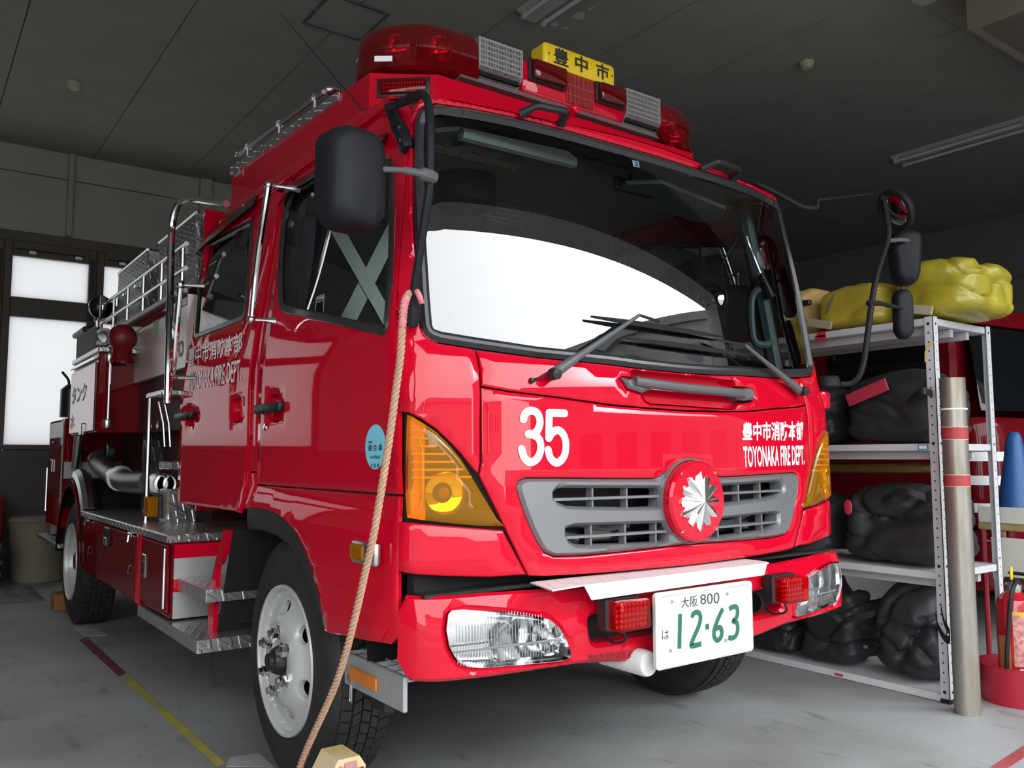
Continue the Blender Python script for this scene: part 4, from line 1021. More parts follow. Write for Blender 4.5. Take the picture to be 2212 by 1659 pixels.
# ------------------------------------------------------------------ roof box, light bar, sign
ztr = lambda y: 2.515+.055*(y-.77)
bxp = [(-.86,2.32),(-.86,.766),(-.67,.60),(.67,.60),(.86,.766),(.86,2.32)]
mb = MB(); n = len(bxp)
mb.add([(x, y, 2.37) for x, y in bxp]+[(x, y, ztr(y)-.008*(y < .7)) for x, y in bxp], [(i, (i+1) % n, n+(i+1) % n, n+i) for i in range(n)]+[tuple(range(n, 2*n))])
rb = mb.build('roof_box', RED, FE, 0)
# chamfer warning lamps
for g in (-1, 1):
    a, b = Vector((g*.86,.766,0)), Vector((g*.67,.60,0)); u = (b-a).normalized(); nn = Vector((u.y, -u.x, 0))*(1 if g < 0 else -1)
    if nn.y > 0: nn = -nn
    m4 = Matrix(((u.x, nn.x, 0, 0), (u.y, nn.y, 0, 0), (0, 0, 1, 0), (0, 0, 0, 1))); m4.translation = (a+b)/2+Vector((0,0,2.455))
    mb = MB(); mb.M = m4; wl_ = mb.bbox((-.098,-.004,-.036),(.098,.006,.036), .012, 2).build('warning_lamp', BLK, rb)
    mb = MB(); mb.M = m4; mb.bbox((-.085,.004,-.026),(.085,.020,.026), .010, 2).build('lamp_lens', REDL, wl_)
    mb = MB(); mb.M = m4
    for i in range(14):
        for j in range(3): mb.sphere((-.070+.14*i/13, .006, -.014+.014*j), .004, 6, 4)
    tag(mb.build('lamp_leds', mat('red_led'), wl_), kind='stuff')
# checker-plate edge strip and gunwale rail along the roof
for g in (-1, 1):
    MB().prism([(g*.872,1.02,ztr(1.02)-.03),(g*.872,2.32,ztr(2.32)-.03),(g*.872,2.32,ztr(2.32)+.006),(g*.872,1.02,ztr(1.02)+.006)], (-g*.012,0,0)).build('edge_strip', ALU, rb, 0)
    ys = [P(680,207,x=-.83).y, P(603,270,x=-.83).y, P(535,322,x=-.83).y]; r0 = P(700,165,x=-.83).y; r1 = P(516,323,x=-.83).y
    hz = .085
    rl = MB().tube([(g*.83, r0, ztr(r0)+hz), (g*.83, r1+.02, ztr(r1)+hz)], .011, 10).build('roof_rail', STL, FE)
    for y in ys:
        MB().tube([(g*.83, y, ztr(y)-.01), (g*.83, y, ztr(y)+hz-.008)], .010, 8).build('rail_post', STL, rl)
        MB().lathe([(.018,-.006),(.018,.006),(.012,.006),(.012,-.006),(.018,-.006)], (g*.83, y, ztr(y)+hz), 'y', 14).build('rail_collar', STL, rl)
    MB().lathe([(.016,-.01),(.016,.01),(.006,.012),(0,.012)], (g*.83, r1+.01, ztr(r1)+hz), 'y', 14).build('rail_cap', STL, rl)
    MB().sphere((g*.80, r0-.01, ztr(r0)+hz+.008), .022, 14, 8, (1.5,1.1,.9)).build('rail_knob', STL, rl)
    MB().tube([(g*.80, r0-.02, ztr(r0)+hz+.004), (g*.60, r0-.05, ztr(r0)+hz-.03)], .011, 8).build('rail_end', REDD, rl)
for px, py in ((614,393),(628,384),(643,375),(530,437),(540,430)):
    q = P(px, py, x=-.875); MB().sphere(q, .007, 8, 6).build('roof_bolt', CHR, rb)
q = P(515,372,x=-.865); MB().bbox(q-Vector((.012,.03,.02)), q+Vector((.006,.03,.015)), .004).build('bracket', STL, rb)
# light bar
LBY = .62
lbz0, lbz1 = 2.565, 2.70
lb = MB().bbox((-.275, LBY+.004, lbz0-.015), (.275, LBY+.30, lbz1-.012), .02, 2).build('light_bar', RED, FE)
def lens_side(g):
    plan = [(.485,.615),(.60,.618),(.70,.645),(.79,.715),(.842,.80),(.852,.88),(.82,.96),(.74,1.01),(.62,1.01),(.485,.96)]
    plan = [Vector((x, y)) for x, y in bez([(x, y, 0) for x, y in plan], 3) for x, y in [(x, y)]] if False else [Vector((p.x, p.y)) for p in bez([(x, y, 0) for x, y in plan], 3)]
    if area2([tuple(p) for p in plan]) < 0: plan = plan[::-1]
    mb = MB(); lv = [(2.530,.012),(2.542,.0),(2.610,.0),(2.614,.004),(2.620,.0),(2.672,.004),(2.702,.016),(2.722,.045),(2.730,.09)]; n = len(plan)
    vs = []; fs = []
    for z, e in lv:
        l = offset2(plan, e) if e else plan
        l = [Vector((max(p.x, .485), p.y)) for p in l]
        vs += [(g*p.x, p.y, z) for p in l]
    for i in range(len(lv)-1): fs += [(i*n+k, i*n+(k+1) % n, (i+1)*n+(k+1) % n, (i+1)*n+k) for k in range(n)]
    fs += [tuple(range(n)), tuple((len(lv)-1)*n+k for k in range(n))]
    mb.add(vs, fs); L = mb.build('end_lens', REDLD, lb, 35)
    MB().bbox((g*.50 if g > 0 else -.76, .72, 2.54), (.76 if g > 0 else -.50, .98, 2.60), .02).build('lamp_base', mat('dull_red'), L)
    for x, y in ((.60,.78),(.73,.86)):
        r_ = MB().lathe([(.05,-.04),(.045,-.01),(.02,.014),(0,.018)], (g*x, y-.04, 2.655), 'y', 20).build('rotator_reflector', CHR, L)
        MB().lathe([(0,.0),(.035,.0),(.035,.05)], (g*x, y, 2.60), 'z', 16).build('rotator_base', BLK, L)
for g in (-1, 1): lens_side(g)
lab = P(827,128,y=.705); mb = MB(); mb.M = Matrix.Translation((lab.x, lab.y-.004, lab.z)) @ Matrix.Rotation(-.66, 4, 'Z'); mb.bbox((-.032,-.003,-.010), (.032,.003,.010), .001).build('maker_label', WHT, lb)
def grille_box(x0, x1, m_, back, nv, cols):
    mb = MB().box((x0+.004, LBY+.012, lbz0+.004), (x1-.004, LBY+.30, lbz1+.004)); g_ = mb.build('siren_grille', back, lb, 0)
    # slanted lower face and upright face of fins
    zA, zB, zC = lbz0-.005, lbz0+.035, lbz1+.008
    fr = MB()
    for x in (x0, x1-.007): fr.box((x, LBY-.004, zB), (x+.007, LBY+.05, zC)); fr.prism([(x, LBY-.004, zB), (x, LBY+.03, zA), (x, LBY+.05, zA), (x, LBY+.05, zB)], (.007,0,0))
    fr.box((x0+.007, LBY-.004, zC-.006), (x1-.007, LBY+.05, zC)); 
    for k in range(nv):
        x = x0+.007+(x1-x0-.014)*(k+.5)/nv; w_ = (x1-x0)/nv*.22
        fr.box((x-w_, LBY-.001, zB), (x+w_, LBY+.010, zC-.006)); fr.prism([(x-w_, LBY-.001, zB), (x-w_, LBY+.033, zA), (x-w_, LBY+.040, zA), (x-w_, LBY+.008, zB)], (2*w_,0,0))
    for j in range(cols+1):
        z = zB+(zC-.006-zB)*j/cols; fr.box((x0+.007, LBY-.003, z-.003), (x1-.007, LBY+.006, z+.003))
    tag(fr.build('grille_fins', m_, g_, 0), kind='stuff')
for g in (-1, 1):
    x0, x1 = sorted((g*.278, g*.484)); grille_box(x0, x1, mat('grille_aluminium', (.55,.55,.54), .35, metal=.8), DARK, 26, 5)
# centre modules: two red lamps and a perforated middle
for x0, x1 in ((-.25,-.065),(.10,.262)):
    lm = MB().bbox((x0, LBY-.010, lbz0+.035), (x1, LBY+.006, lbz1-.008), .006).build('bar_lamp', BLK, lb)
    MB().bbox((x0+.012, LBY-.032, lbz0+.045), (x1-.006, LBY-.008, lbz1-.016), .010, 2).build('lamp_lens', REDLD, lm)
fr = MB()
for k in range(20):
    x = -.055+.145*(k+.5)/20; fr.box((x-.0015, LBY-.003, lbz0-.002), (x+.0015, LBY+.004, lbz1-.02))
fr.box((-.06, LBY-.002, lbz0+.03), (.094, LBY+.002, lbz0+.035)).box((-.06, LBY-.002, lbz0+.07), (.094, LBY+.002, lbz0+.075))
tag(fr.build('perforated_cover', mat('red_fin', (.40,.05,.05), .4), lb, 0), kind='stuff')
# pale gutter under the bar
MB().prism([(-.565,LBY-.012,2.522),(-.565,LBY+.012,2.553),(-.565,LBY+.06,2.553),(-.565,LBY+.06,2.522)], (1.03,0,0)).build('bar_gutter', mat('mauve_aluminium', (.34,.28,.30), .4, metal=.6), lb, 0)
# yellow town sign
sx0, sx1, sz0, sz1, sy = -.175, .210, 2.690, 2.782, .615
sg = panel('town_sign', Flat(sy), [rrect(sx0, sz0, sx1, sz1, .018)], YEL, FE, off=.0, inset=.008, drop=.006, thick=.075, grid=0, d=.05)
w_, h_ = sx1-sx0, sz1-sz0
for ch, a, b in (('豊', .13, .33), ('中', .42, .60), ('市', .72, .91)):
    lettering('sign_lettering', ch, quad3((sx0+a*w_, sy-.002, sz1-.010), (sx0+b*w_, sy-.002, sz1-.010), (sx0+b*w_, sy-.002, sz0+.014), (sx0+a*w_, sy-.002, sz0+.014)), BT, sg, bold=.022)
for a in (.07, .955): MB().lathe([(0,-.003),(.003,-.002),(.004,0)], (sx0+a*w_, sy-.001, (sz0+sz1)/2), 'y', 8).build('sign_screw', BLK, sg)
# roof header grab steps and boss
def header_step(pl, pr):
    a, b = onf(*pl, .01), onf(*pr, .01); a2, b2 = a+Vector((.03,-.05,.02)), b+Vector((-.015,-.05,.02))
    MB().tube(fillet([a, a2, b2, b], .015), [.018]+[.013]*(len(fillet([a, a2, b2, b], .015))-2)+[.018], 8).build('header_step', BLK, FE)
header_step((1122,250), (1208,270)); header_step((1512,366), (1578,388))
c = onf(1228,243,.0); MB().lathe([(0,-.045),(.014,-.043),(.018,-.03),(.022,.03)], c, 'y', 14).build('marker_boss', RED, FE)
# antenna
q = P(793,250,x=-.87); tip = P(604,27,x=-.95)
an = MB().tube([q, q.lerp(tip, .08), tip], [.004,.0025,.0014], 6).build('radio_antenna', BLK, FE)
MB().bbox(q-Vector((.02,.03,.018)), q+Vector((.012,.02,.018)), .008, 2).build('antenna_base', BLK, an)
# ------------------------------------------------------------------ mirrors
MIR = mat('mirror_face', (.85,.86,.87), .02, metal=1.0)
MSH = mat('mirror_shell', (.013,.014,.017), .5, spec=.22)
pb = onf(866,262,.02)
tb = [onf(856,238,.03), P(858,226,y=.30), P(884,212,y=.24), P(908,203,y=.17), P(922,214,y=.14), P(927,240,y=.12), P(929,300,y=.10), P(928,400,y=.10), P(918,470,y=.12), P(897,610,y=.17), P(893,640,y=.18)]
ml = MB().tube(bez(tb, 4), .0125, 10).build('driver_mirror_bracket', MSH, FE)
fb = [P(893,640,y=.18), P(892,660,y=.185), P(891,685,y=.19), P(890,706,y=.19)]
MB().tube(fb, [.016,.022,.024,.016], 10).build('bracket_foot', MSH, ml)
MB().tube(bez([onf(858,238,.025), onf(868,270,.02), onf(880,300,.012), onf(884,325,.006)], 4), [.020]*5+[.026]*4+[.026]*3+[.020], 10).build('bracket_clamp', MSH, ml)
for px, py in ((881,285),(883,312)): 
    q = onf(px, py, .03); MB().lathe([(0,-.006),(.008,-.005),(.009,.004)], q, 'y', 8).build('clamp_bolt', BLK, ml)
def mirror_head(name, c, w, h, d, parent, rz=0, taper=None):
    """rounded shell with a mirror on its rear side (local +y)"""
    m4 = Matrix.Translation(c) @ Matrix.Rotation(rz, 4, 'Z'); mb = MB(); mb.M = m4; vs = []; fs = []
    lv = [(-d*.55,.55),(-d*.50,.72),(-d*.35,.90),(-d*.1,.985),(d*.2,1.0),(d*.45,1.0)]; n = 40
    for y, s_ in lv:
        rr_ = rrect(-w/2, -h/2, w/2, h/2, min(w, h)*.34, 9)
        if taper: rr_ = [(u*taper(v/(h/2)), v) for u, v in rr_]
        for u, v in rr_: vs.append((u*(s_ if s_ < 1 else 1), y, v*(.5+.5*s_ if s_ < 1 else 1)))
    n = len(rr_)
    for i in range(len(lv)-1): fs += [(i*n+k, i*n+(k+1) % n, (i+1)*n+(k+1) % n, (i+1)*n+k) for k in range(n)]
    fs += [tuple(range(n)), tuple((len(lv)-1)*n+k for k in range(n))]
    o = mb.add(vs, fs).build(name, MSH, parent, 50)
    mb = MB(); mb.M = m4; mb.prism([(u*.92, d*.452, v*.94) for u, v in rr_], (0,.003,0)).build('mirror_glass', MIR, o, 0)
    return o
mc = Vector((-1.213, .14, 1.878))
mh = mirror_head('driver_mirror', mc, .178, .278, .105, FE, rz=.12)
ar = [P(826,366,y=.10), P(870,368,y=.09), P(905,374,y=.085), P(940,384,y=.09)]
MB().tube(bez(ar, 5), [.008]*6+[.011]*5+[.019]*4+[.016], 10).build('mirror_arm', GRY, ml)
# passenger side: bracket foot on the corner, curved tube, three mirrors
fz = P(1790,826,y=.20)
rmb = MB().lathe([(0,.028),(.038,.026),(.046,.016),(.046,-.018),(.040,-.022),(0,-.022)], fz, 'z', 20).build('passenger_mirror_bracket', MSH, FE)
sp = P(1770,862,y=.22); MB().bbox((.985, .19, sp.z-.045), (sp.x+.045, .30, sp.z+.035), .018, 2).build('bracket_socket', RED, rmb)
tb = [P(1815,830,y=.17), P(1838,828,y=.14), P(1856,812,y=.11), P(1866,780,y=.10), P(1872,740,y=.095), P(1885,640,y=.09), P(1897,585,y=.09), P(1916,525,y=.09), P(1919,490,y=.09), P(1912,440,y=.10), P(1904,420,y=.10)]
MB().tube(bez(tb, 4), .013, 10).build('mirror_tube', MSH, rmb)
arm = [onf(1588,386,.02), P(1615,393,y=.36), P(1640,399,y=.33), P(1690,423,y=.26), P(1735,447,y=.20), P(1765,449,y=.17)]
MB().tube(bez(arm, 4), .011, 8).build('upper_arm', MSH, rmb)
MB().tube([P(1765,449,y=.17), P(1766,432,y=.17), P(1795,429,y=.15), P(1905,416,y=.10)], [.010,.008,.006,.004], 8).build('upper_rod', MSH, rmb)
def round_mirror(name, c, r, nrm, sc, parent, dome=.018):
    m4 = Vector(nrm).normalized().to_track_quat('Z', 'Y').to_matrix().to_4x4(); m4.translation = c
    mb = MB(); mb.M = m4 @ Matrix.Diagonal((sc, 1, 1, 1)); o = mb.lathe([(0,-.045),(r*.6,-.035),(r*.95,-.010),(r,.004),(r*.97,.016),(r*.86,.020),(r*.74,.014)], (0,0,0), 'z', 32).build(name, MSH, parent)
    mb = MB(); mb.M = m4 @ Matrix.Diagonal((sc, 1, 1, 1)); mb.lathe([(r*.76,.012),(r*.55,.012+dome*.5),(r*.3,.012+dome*.85),(0,.012+dome)], (0,0,0), 'z', 32).build('mirror_glass', MIR, o); return o
round_mirror('round_mirror', P(1937,452,y=.06), .100, (-.80,.36,-.45), 1.0, rmb)
mirror_head('passenger_mirror', P(1956,556,y=.10), .155, .255, .09, FE, rz=-.75, taper=lambda t: .84+.16*t)
MB().tube([P(1918,520,y=.09), P(1945,518,y=.07), P(1962,520,y=.07)], .010, 8).build('mirror_arm', GRY, rmb)
MB().tube([P(1875,655,y=.09), P(1900,655,y=.08), P(1955,668,y=.06)], [.013,.011,.008], 8).build('lower_arm', MSH, rmb)
mirror_head('under_mirror', P(1952,678,y=.07), .115, .225, .05, FE, rz=-.6, taper=lambda t: 1-.45*abs(t))
# chrome door rails
def rail(pts, r, name='grab_rail', parent=FE, m_=CHR): return MB().tube(pts, r, 10).build(name, m_, parent)
a, b, c = P(580,400,x=-1.05), P(556,560,x=-1.075), P(543,690,x=-1.08)
gr = rail(bez([a, b, c], 6), .013)
for e, px in ((a, 606), (c, 563)):
    t_ = Vector((-.99 if e is c else -.93, e.y-.02, e.z+.0)); MB().tube([e, e.lerp(t_, .5), t_], [.010,.008,.016], 10).build('rail_stanchion', CHR, gr)
    MB().sphere(e, .018, 12, 8).build('rail_ball', CHR, gr)
# ================================================================== pump body behind the cab
BX = -1.19
def Q(px, py): return P(px, py, x=BX)
DZ = .790
# checker-plate deck with bright nosing
for g in (-1, 1):
    x0, x1 = sorted((g*1.19, g*.50))
    MB().box((x0, 2.0, DZ-.012), (x1, 4.15, DZ)).build('running_board', ALU, FE, 0)
    MB().bbox((min(g*1.2,g*1.185), 2.0, DZ-.035), (max(g*1.2,g*1.185), 4.15, DZ+.002), .006).build('board_nosing', ALU, FE)
    MB().bbox((x0, 1.99, DZ-.035), (x1, 2.0, DZ+.002), .004).build('board_nosing', ALU, FE)
# lockers under the deck
for g in (-1, 1):
    X0, X1 = sorted((g*1.175, g*.55)); fx = lambda a, b: tuple(sorted((g*a, g*b)))
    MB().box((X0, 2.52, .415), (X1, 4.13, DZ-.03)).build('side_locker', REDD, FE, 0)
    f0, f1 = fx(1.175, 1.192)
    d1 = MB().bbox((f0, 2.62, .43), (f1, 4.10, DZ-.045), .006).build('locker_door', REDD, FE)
    MB().bbox((f0, 2.525, .415), (f1, 2.60, DZ-.03), .006).build('locker_post', RED, FE)
    for px, py in ((193,1122),(288,1155)):
        q = Q(px, py); MB().bbox((*fx(1.19, 1.212)[:1], q.y-.035, q.z-.012), (fx(1.19,1.212)[1], q.y+.035, q.z+.012), .004).build('latch', CHR, d1)
        MB().tube([(g*1.21, q.y, q.z), (g*1.215, q.y, q.z-.035)], .006, 6).build('latch_lever', CHR, d1)
    for px, py in ((195,1188),(282,1230)):
        q = Q(px, py); MB().tube(fillet([(g*1.192,q.y-.02,q.z+.02),(g*1.202,q.y-.02,q.z+.02),(g*1.202,q.y+.0,q.z-.02),(g*1.192,q.y,q.z-.02)], .01), .004, 6).build('door_hook', CHR, d1)
    q = Q(235,1160); MB().bbox((fx(1.188,1.205)[0], q.y-.07, q.z-.05), (fx(1.188,1.205)[1], q.y+.07, q.z+.055), .008).build('paddle_handle', BLK, d1)
    MB().bbox((fx(1.203,1.212)[0], q.y-.04, q.z-.045), (fx(1.203,1.212)[1], q.y+.04, q.z+.0), .004).build('paddle', STL, d1)
    # step locker with hinged door, open steps in front of it
    MB().box((X0, 2.0, .43), (X1, 2.52, DZ-.03)).build('step_locker', REDD, FE, 0)
    d2 = MB().bbox((f0, 2.02, .445), (f1, 2.50, DZ-.045), .005).build('step_locker_door', REDD, FE)
    MB().tube([(g*1.196, 2.035, .47), (g*1.196, 2.035, DZ-.06)], .008, 8).build('door_hinge', CHR, d2)
    q = Q(313,1222); MB().bbox((fx(1.19,1.198)[0], q.y-.035, q.z-.055), (fx(1.19,1.198)[1], q.y+.035, q.z+.055), .006).build('flush_lock', CHR, d2)
    MB().bbox((fx(1.196,1.202)[0], q.y-.02, q.z-.035), (fx(1.196,1.202)[1], q.y+.02, q.z+.02), .004).build('lock_pull', BLK, d2)
    # step recess
    SILV = mat('brushed_sheet', (.62,.62,.61), .38, metal=.75)
    y_f = 1.99
    for z0, z1, m_ in ((DZ-.10, DZ-.04, RED), (.60, DZ-.10, SILV), (.545, .60, RED), (.43, .545, SILV)):
        MB().box((fx(1.17,.75)[0], y_f-.012, z0), (fx(1.17,.75)[1], y_f, z1)).build('recess_back_panel', m_, FE, 0)
        MB().box((fx(.78,.76)[0], 1.50, z0), (fx(.78,.76)[1], y_f, z1)).build('recess_side_panel', m_, FE, 0)
    for px0, px1, z, yy0, yy1, xo in ((0,0,.605,1.56,1.97,1.15), (0,0,.42,1.52,2.52,1.19)):
        x0, x1 = fx(xo, .78)
        MB().box((x0, yy0, z-.006), (x1, yy1, z)).build('step_tread', ALU, FE, 0)
        MB().box((fx(xo+.004, xo)[0], yy0, z-.05), (fx(xo+.004, xo)[1], yy1, z)).build('step_riser', ALU, FE, 0)
        MB().box((x0, yy0-.004, z-.05), (x1, yy0, z)).build('step_riser', ALU, FE, 0)
    # red guard plate between the steps and the front wheel
    gd = [P(494,1143,x=-1.08), P(506,1145,x=-1.08), P(488,1213,x=-1.08), P(478,1225,x=-1.08), P(468,1385,x=-1.08), P(458,1389,x=-1.08), P(462,1272,x=-1.08), P(475,1215,x=-1.08)]
    mb = MB().prism([(g*1.10, p.y, p.z) for p in gd], (-g*.02,0,0))
    wg = mb.build('wheel_guard', RED, FE, 0)
    MB().prism([(g*1.085, gd[1].y, gd[1].z),(g*1.085, gd[4].y, gd[4].z),(g*.66, gd[4].y, gd[4].z),(g*.66, gd[1].y, gd[1].z)], (0,-.006,0)).build('guard_plate', DARK, wg, 0)
    # checker block with amber lamp on the deck
    MB().bbox((fx(1.03,.88)[0], 2.69, DZ), (fx(1.03,.88)[1], 2.86, DZ+.175), .006).build('lamp_block', ALU, FE)
    am = MB().bbox((fx(1.10,1.045)[0], 2.80, DZ+.03), (fx(1.10,1.045)[1], 2.90, DZ+.135), .006).build('marker_lamp', AMB, FE)
    MB().bbox((fx(1.05,1.03)[0], 2.79, DZ+.02), (fx(1.05,1.03)[1], 2.91, DZ+.145), .004).build('lamp_base', BLK, am)
# rear deck wall, checker plate panel behind the pipe
MB().box((-.92, 3.75, DZ), (.92, 3.78, 1.28)).build('pump_bulkhead', alu_plate('dark_checker_plate', (.10,.10,.10), .4), FE, 0)
MB().box((-.80, 2.7, .55), (.80, 5.9, 1.9)).build('tank_body', mat('dark_red_interior', (.05,.003,.004), .6), FE, 0)
# tank locker: side door with lettering, red front face
tb0, tb1 = 3.79, 4.72; tz0, tz1 = 1.285, 1.785
for g in (-1, 1):
    fx = lambda a, b: tuple(sorted((g*a, g*b)))
    x0, x1 = fx(1.19, .66)
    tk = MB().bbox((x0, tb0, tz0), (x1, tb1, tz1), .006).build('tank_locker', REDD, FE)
    MB().bbox((fx(1.20,.64)[0], tb0-.02, tz1), (fx(1.20,.64)[1], tb1+.02, tz1+.035), .006).build('locker_top', ALU, tk)
    d_ = MB().bbox((fx(1.205,1.19)[0], tb0+.02, tz0+.01), (fx(1.205,1.19)[1], tb1-.01, tz1-.06), .005).build('tank_door', mat('polished_red_steel', (.30,.16,.15), .12, metal=.8), tk)
    MB().tube([(g*1.205, tb0+.03, tz1-.03), (g*1.205, tb1, tz1-.03)], .010, 8).build('door_hinge', CHR, tk)
    MB().bbox((fx(1.22,1.20)[0], tb0+.34, tz0-.01), (fx(1.22,1.20)[1], tb0+.44, tz0+.07), .006).build('door_clasp', STL, tk)
    lettering('tank_lettering', 'タンク', (lambda u, v, g=g: Vector((g*1.2075, (tb1-.08)-(u)*.55 if g < 0 else (tb0+.1)+u*.55, 1.50+.12*v))), BLK, d_, bold=.01)
    lettering('tank_lettering', '水', (lambda u, v, g=g: Vector((g*1.2075, (tb1-.05)-u*.16, 1.33+.10*v))), BLK, d_, bold=.01)
    # grab rail on the front face
    rx = P(233,830,y=tb0).x*(-g); 
    rl = MB().tube([(rx, tb0-.045, 1.36), (rx, tb0-.045, 1.74)], .011, 10).build('face_rail', CHR, tk)
    for z in (1.34, 1.75): MB().bbox((rx-.018, tb0-.06, z-.03), (rx+.018, tb0, z+.03), .012, 2).build('rail_end', STL, rl)
    # hose bed sides of checker plate with double rails
    for y0, y1, z1 in ((3.70, 4.58, 2.45), (2.62, 3.40, 2.43)):
        hb_ = MB().bbox((fx(.95,.60)[0], y0, 2.03), (fx(.95,.60)[1], y1, z1), .005).build('hose_box', alu_plate('dull_checker_plate', (.26,.26,.25), .4), FE)
        MB().tube([(g*.95, y0, z1), (g*.95, y1, z1)], .010, 6).build('box_edge', STL, hb_)
        for fy in (.3, .7): MB().bbox((fx(.965,.948)[0], y0+(y1-y0)*fy-.03, 2.24), (fx(.965,.948)[1], y0+(y1-y0)*fy+.03, 2.31), .006).build('catch', CHR, hb_)
    MB().box((fx(.90,.55)[0], 2.60, 1.98), (fx(.90,.55)[1], 4.95, 2.05)).build('hose_bed_sill', REDD, FE, 0)
    MB().bbox((fx(1.02,.98)[0], 2.60, 1.985), (fx(1.02,.98)[1], 4.95, 2.02), .006).build('bed_edge', mat('mauve_aluminium'), FE)
    for z in (2.12, 2.25):
        r_ = MB().tube([(g*1.0, 2.60, z), (g*1.0, 4.92, z)], .013, 8).build('side_rail', STL, FE)
        if z > 2.2:
            for k in range(6): MB().tube([(g*1.0, 2.66+.44*k, 2.01), (g*1.0, 2.66+.44*k, z)], .011, 8).build('rail_post', STL, r_)
    # upper side panel: bright reflection painted as pale colour above, dark red lower
    MB().box((fx(.985,.90)[0], 2.60, 1.60), (fx(.985,.90)[1], 4.90, 1.985)).build('side_panel', mat('side_panel_reflection', (.55,.47,.44), .25, metal=.3), FE, 0)
    MB().box((fx(.99,.986)[0], 2.60, 1.93), (fx(.99,.986)[1], 4.90, 1.985)).build('panel_band', REDD, FE, 0)
    MB().box((fx(.95,.85)[0], 2.60, 1.28), (fx(.95,.85)[1], 3.79, 1.60)).build('pump_panel', mat('dark_red_interior'), FE, 0)
    lettering('side_lettering', 'TOYO', (lambda u, v, g=g: Vector((g*.988, 3.0-u*.35 if g < 0 else 2.65+u*.35, 1.66+.09*v))), mat('grey_vinyl', (.15,.13,.13), .5), FE, bold=.02)
    tp_ = P(337,690,x=-.986); MB().box((fx(.989,.986)[0], tp_.y-.06, tp_.z-.11), (fx(.989,.986)[1], tp_.y+.06, tp_.z+.05)).build('masking_tape', mat('grey_tape', (.30,.30,.28), .6), FE, 0)
    # rear body: tall locker, arch, rear step
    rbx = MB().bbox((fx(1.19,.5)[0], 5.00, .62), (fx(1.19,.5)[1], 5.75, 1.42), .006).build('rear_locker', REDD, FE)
    MB().bbox((fx(1.196,1.19)[0], 5.05, 1.28), (fx(1.196,1.19)[1], 5.72, 1.40), .003).build('reflective_panel', mat('pale_panel', (.5,.46,.44), .3), rbx)
    MB().box((fx(1.186,.62)[0], 4.994, .98), (fx(1.186,.62)[1], 5.0, 1.10)).build('white_stripe', mat('grey_reflective', (.35,.35,.36), .4), rbx, 0)
    MB().tube([(g*1.19, 5.06, .7), (g*1.19, 5.06, 1.38)], .008, 6).build('door_hinge', CHR, rbx)
    MB().bbox((fx(1.205,1.19)[0], 5.5, 1.02), (fx(1.205,1.19)[1], 5.56, 1.12), .004).build('flush_lock', CHR, rbx)
    MB().bbox((fx(1.205,1.19)[0], 5.4, 1.24), (fx(1.205,1.19)[1], 5.52, 1.26), .004).build('door_handle', BLK, rbx)
    # arched rear mudguard
    pts = [(WYR+.50*math.cos(a), TR+.03+.53*math.sin(a)) for a in [PI*k/20 for k in range(21)]]
    mb = MB(); n = len(pts)
    mb.add([(g*1.20, y, z) for y, z in pts]+[(g*.70, y, z) for y, z in pts], [(i, i+1, n+i+1, n+i) for i in range(n-1)]); mb.build('rear_mudguard', DARK, FE)
    ins = [(WYR+.455*math.cos(a), TR+.03+.48*math.sin(a)) for a in [PI*k/20 for k in range(21)]]
    mb = MB(); mb.add([(g*1.205, y, z) for y, z in pts]+[(g*1.205, y, z) for y, z in ins]+[(g*1.19, y, z) for y, z in pts]+[(g*1.19, y, z) for y, z in ins], [(i, i+1, n+i+1, n+i) for i in range(n-1)]+[(2*n+i, 3*n+i, 3*n+i+1, 2*n+i+1) for i in range(n-1)]+[(i, 2*n+i, 2*n+i+1, i+1) for i in range(n-1)])
    mb.build('arch_edge', REDD, FE)
    mb = MB().tube([(g*1.14, WYR+.52*math.cos(a), TR+.03+.55*math.sin(a)) for a in [PI*(.50+.30*k/8) for k in range(9)]], .055, 10); mb.build('arch_cap', STL, FE)
    MB().bbox((fx(1.20,.5)[0], 5.05, .47), (fx(1.20,.5)[1], 6.15, .505), .006).build('rear_step', ALU, FE)
    MB().bbox((fx(1.15,.95)[0], 5.82, .51), (fx(1.15,.95)[1], 6.10, .72), .008).build('rear_lamp_box', STL, FE)
    MB().tube([(g*1.17, 5.95, .70), (g*1.17, 5.95, 1.05)], .010, 8).build('step_rail', CHR, FE)
# suction pipe with couplings on the near side
PIPE = noisy(mat('cast_pipe', (.17,.17,.165), .35, metal=.7), 10, .25)
pp = [P(213,1000,x=-1.0), P(228,1012,x=-1.03), P(248,1027,x=-1.06), P(272,1040,x=-1.08), P(300,1042,x=-1.06), P(325,1041,x=-1.04)]
sp_ = MB().tube(bez(pp, 4), .065, 16).build('suction_pipe', PIPE, FE)
c0 = P(258,1032,x=-1.07); c1 = P(272,1040,x=-1.08); d_ = (c1-c0).normalized()
MB().tube([c0-d_*.02, c0+d_*.05], .078, 16).build('pipe_coupling', STL, sp_)
MB().sphere(P(213,993,x=-1.0), .075, 14, 10).build('pipe_elbow', PIPE, sp_)
for px in (340, 358, 376):
    q = P(px, 1045, y=2.95); MB().lathe([(.05,-.02),(.062,-.015),(.062,.015),(.05,.02),(0,.02)], q, 'y', 16).build('valve_cap', STL, sp_)
MB().lathe([(.03,-.03),(.055,-.02),(.055,.02),(.03,.03),(0,.03)], P(238,975,x=-.96), 'x', 16).build('outlet_cap', PIPE, sp_)
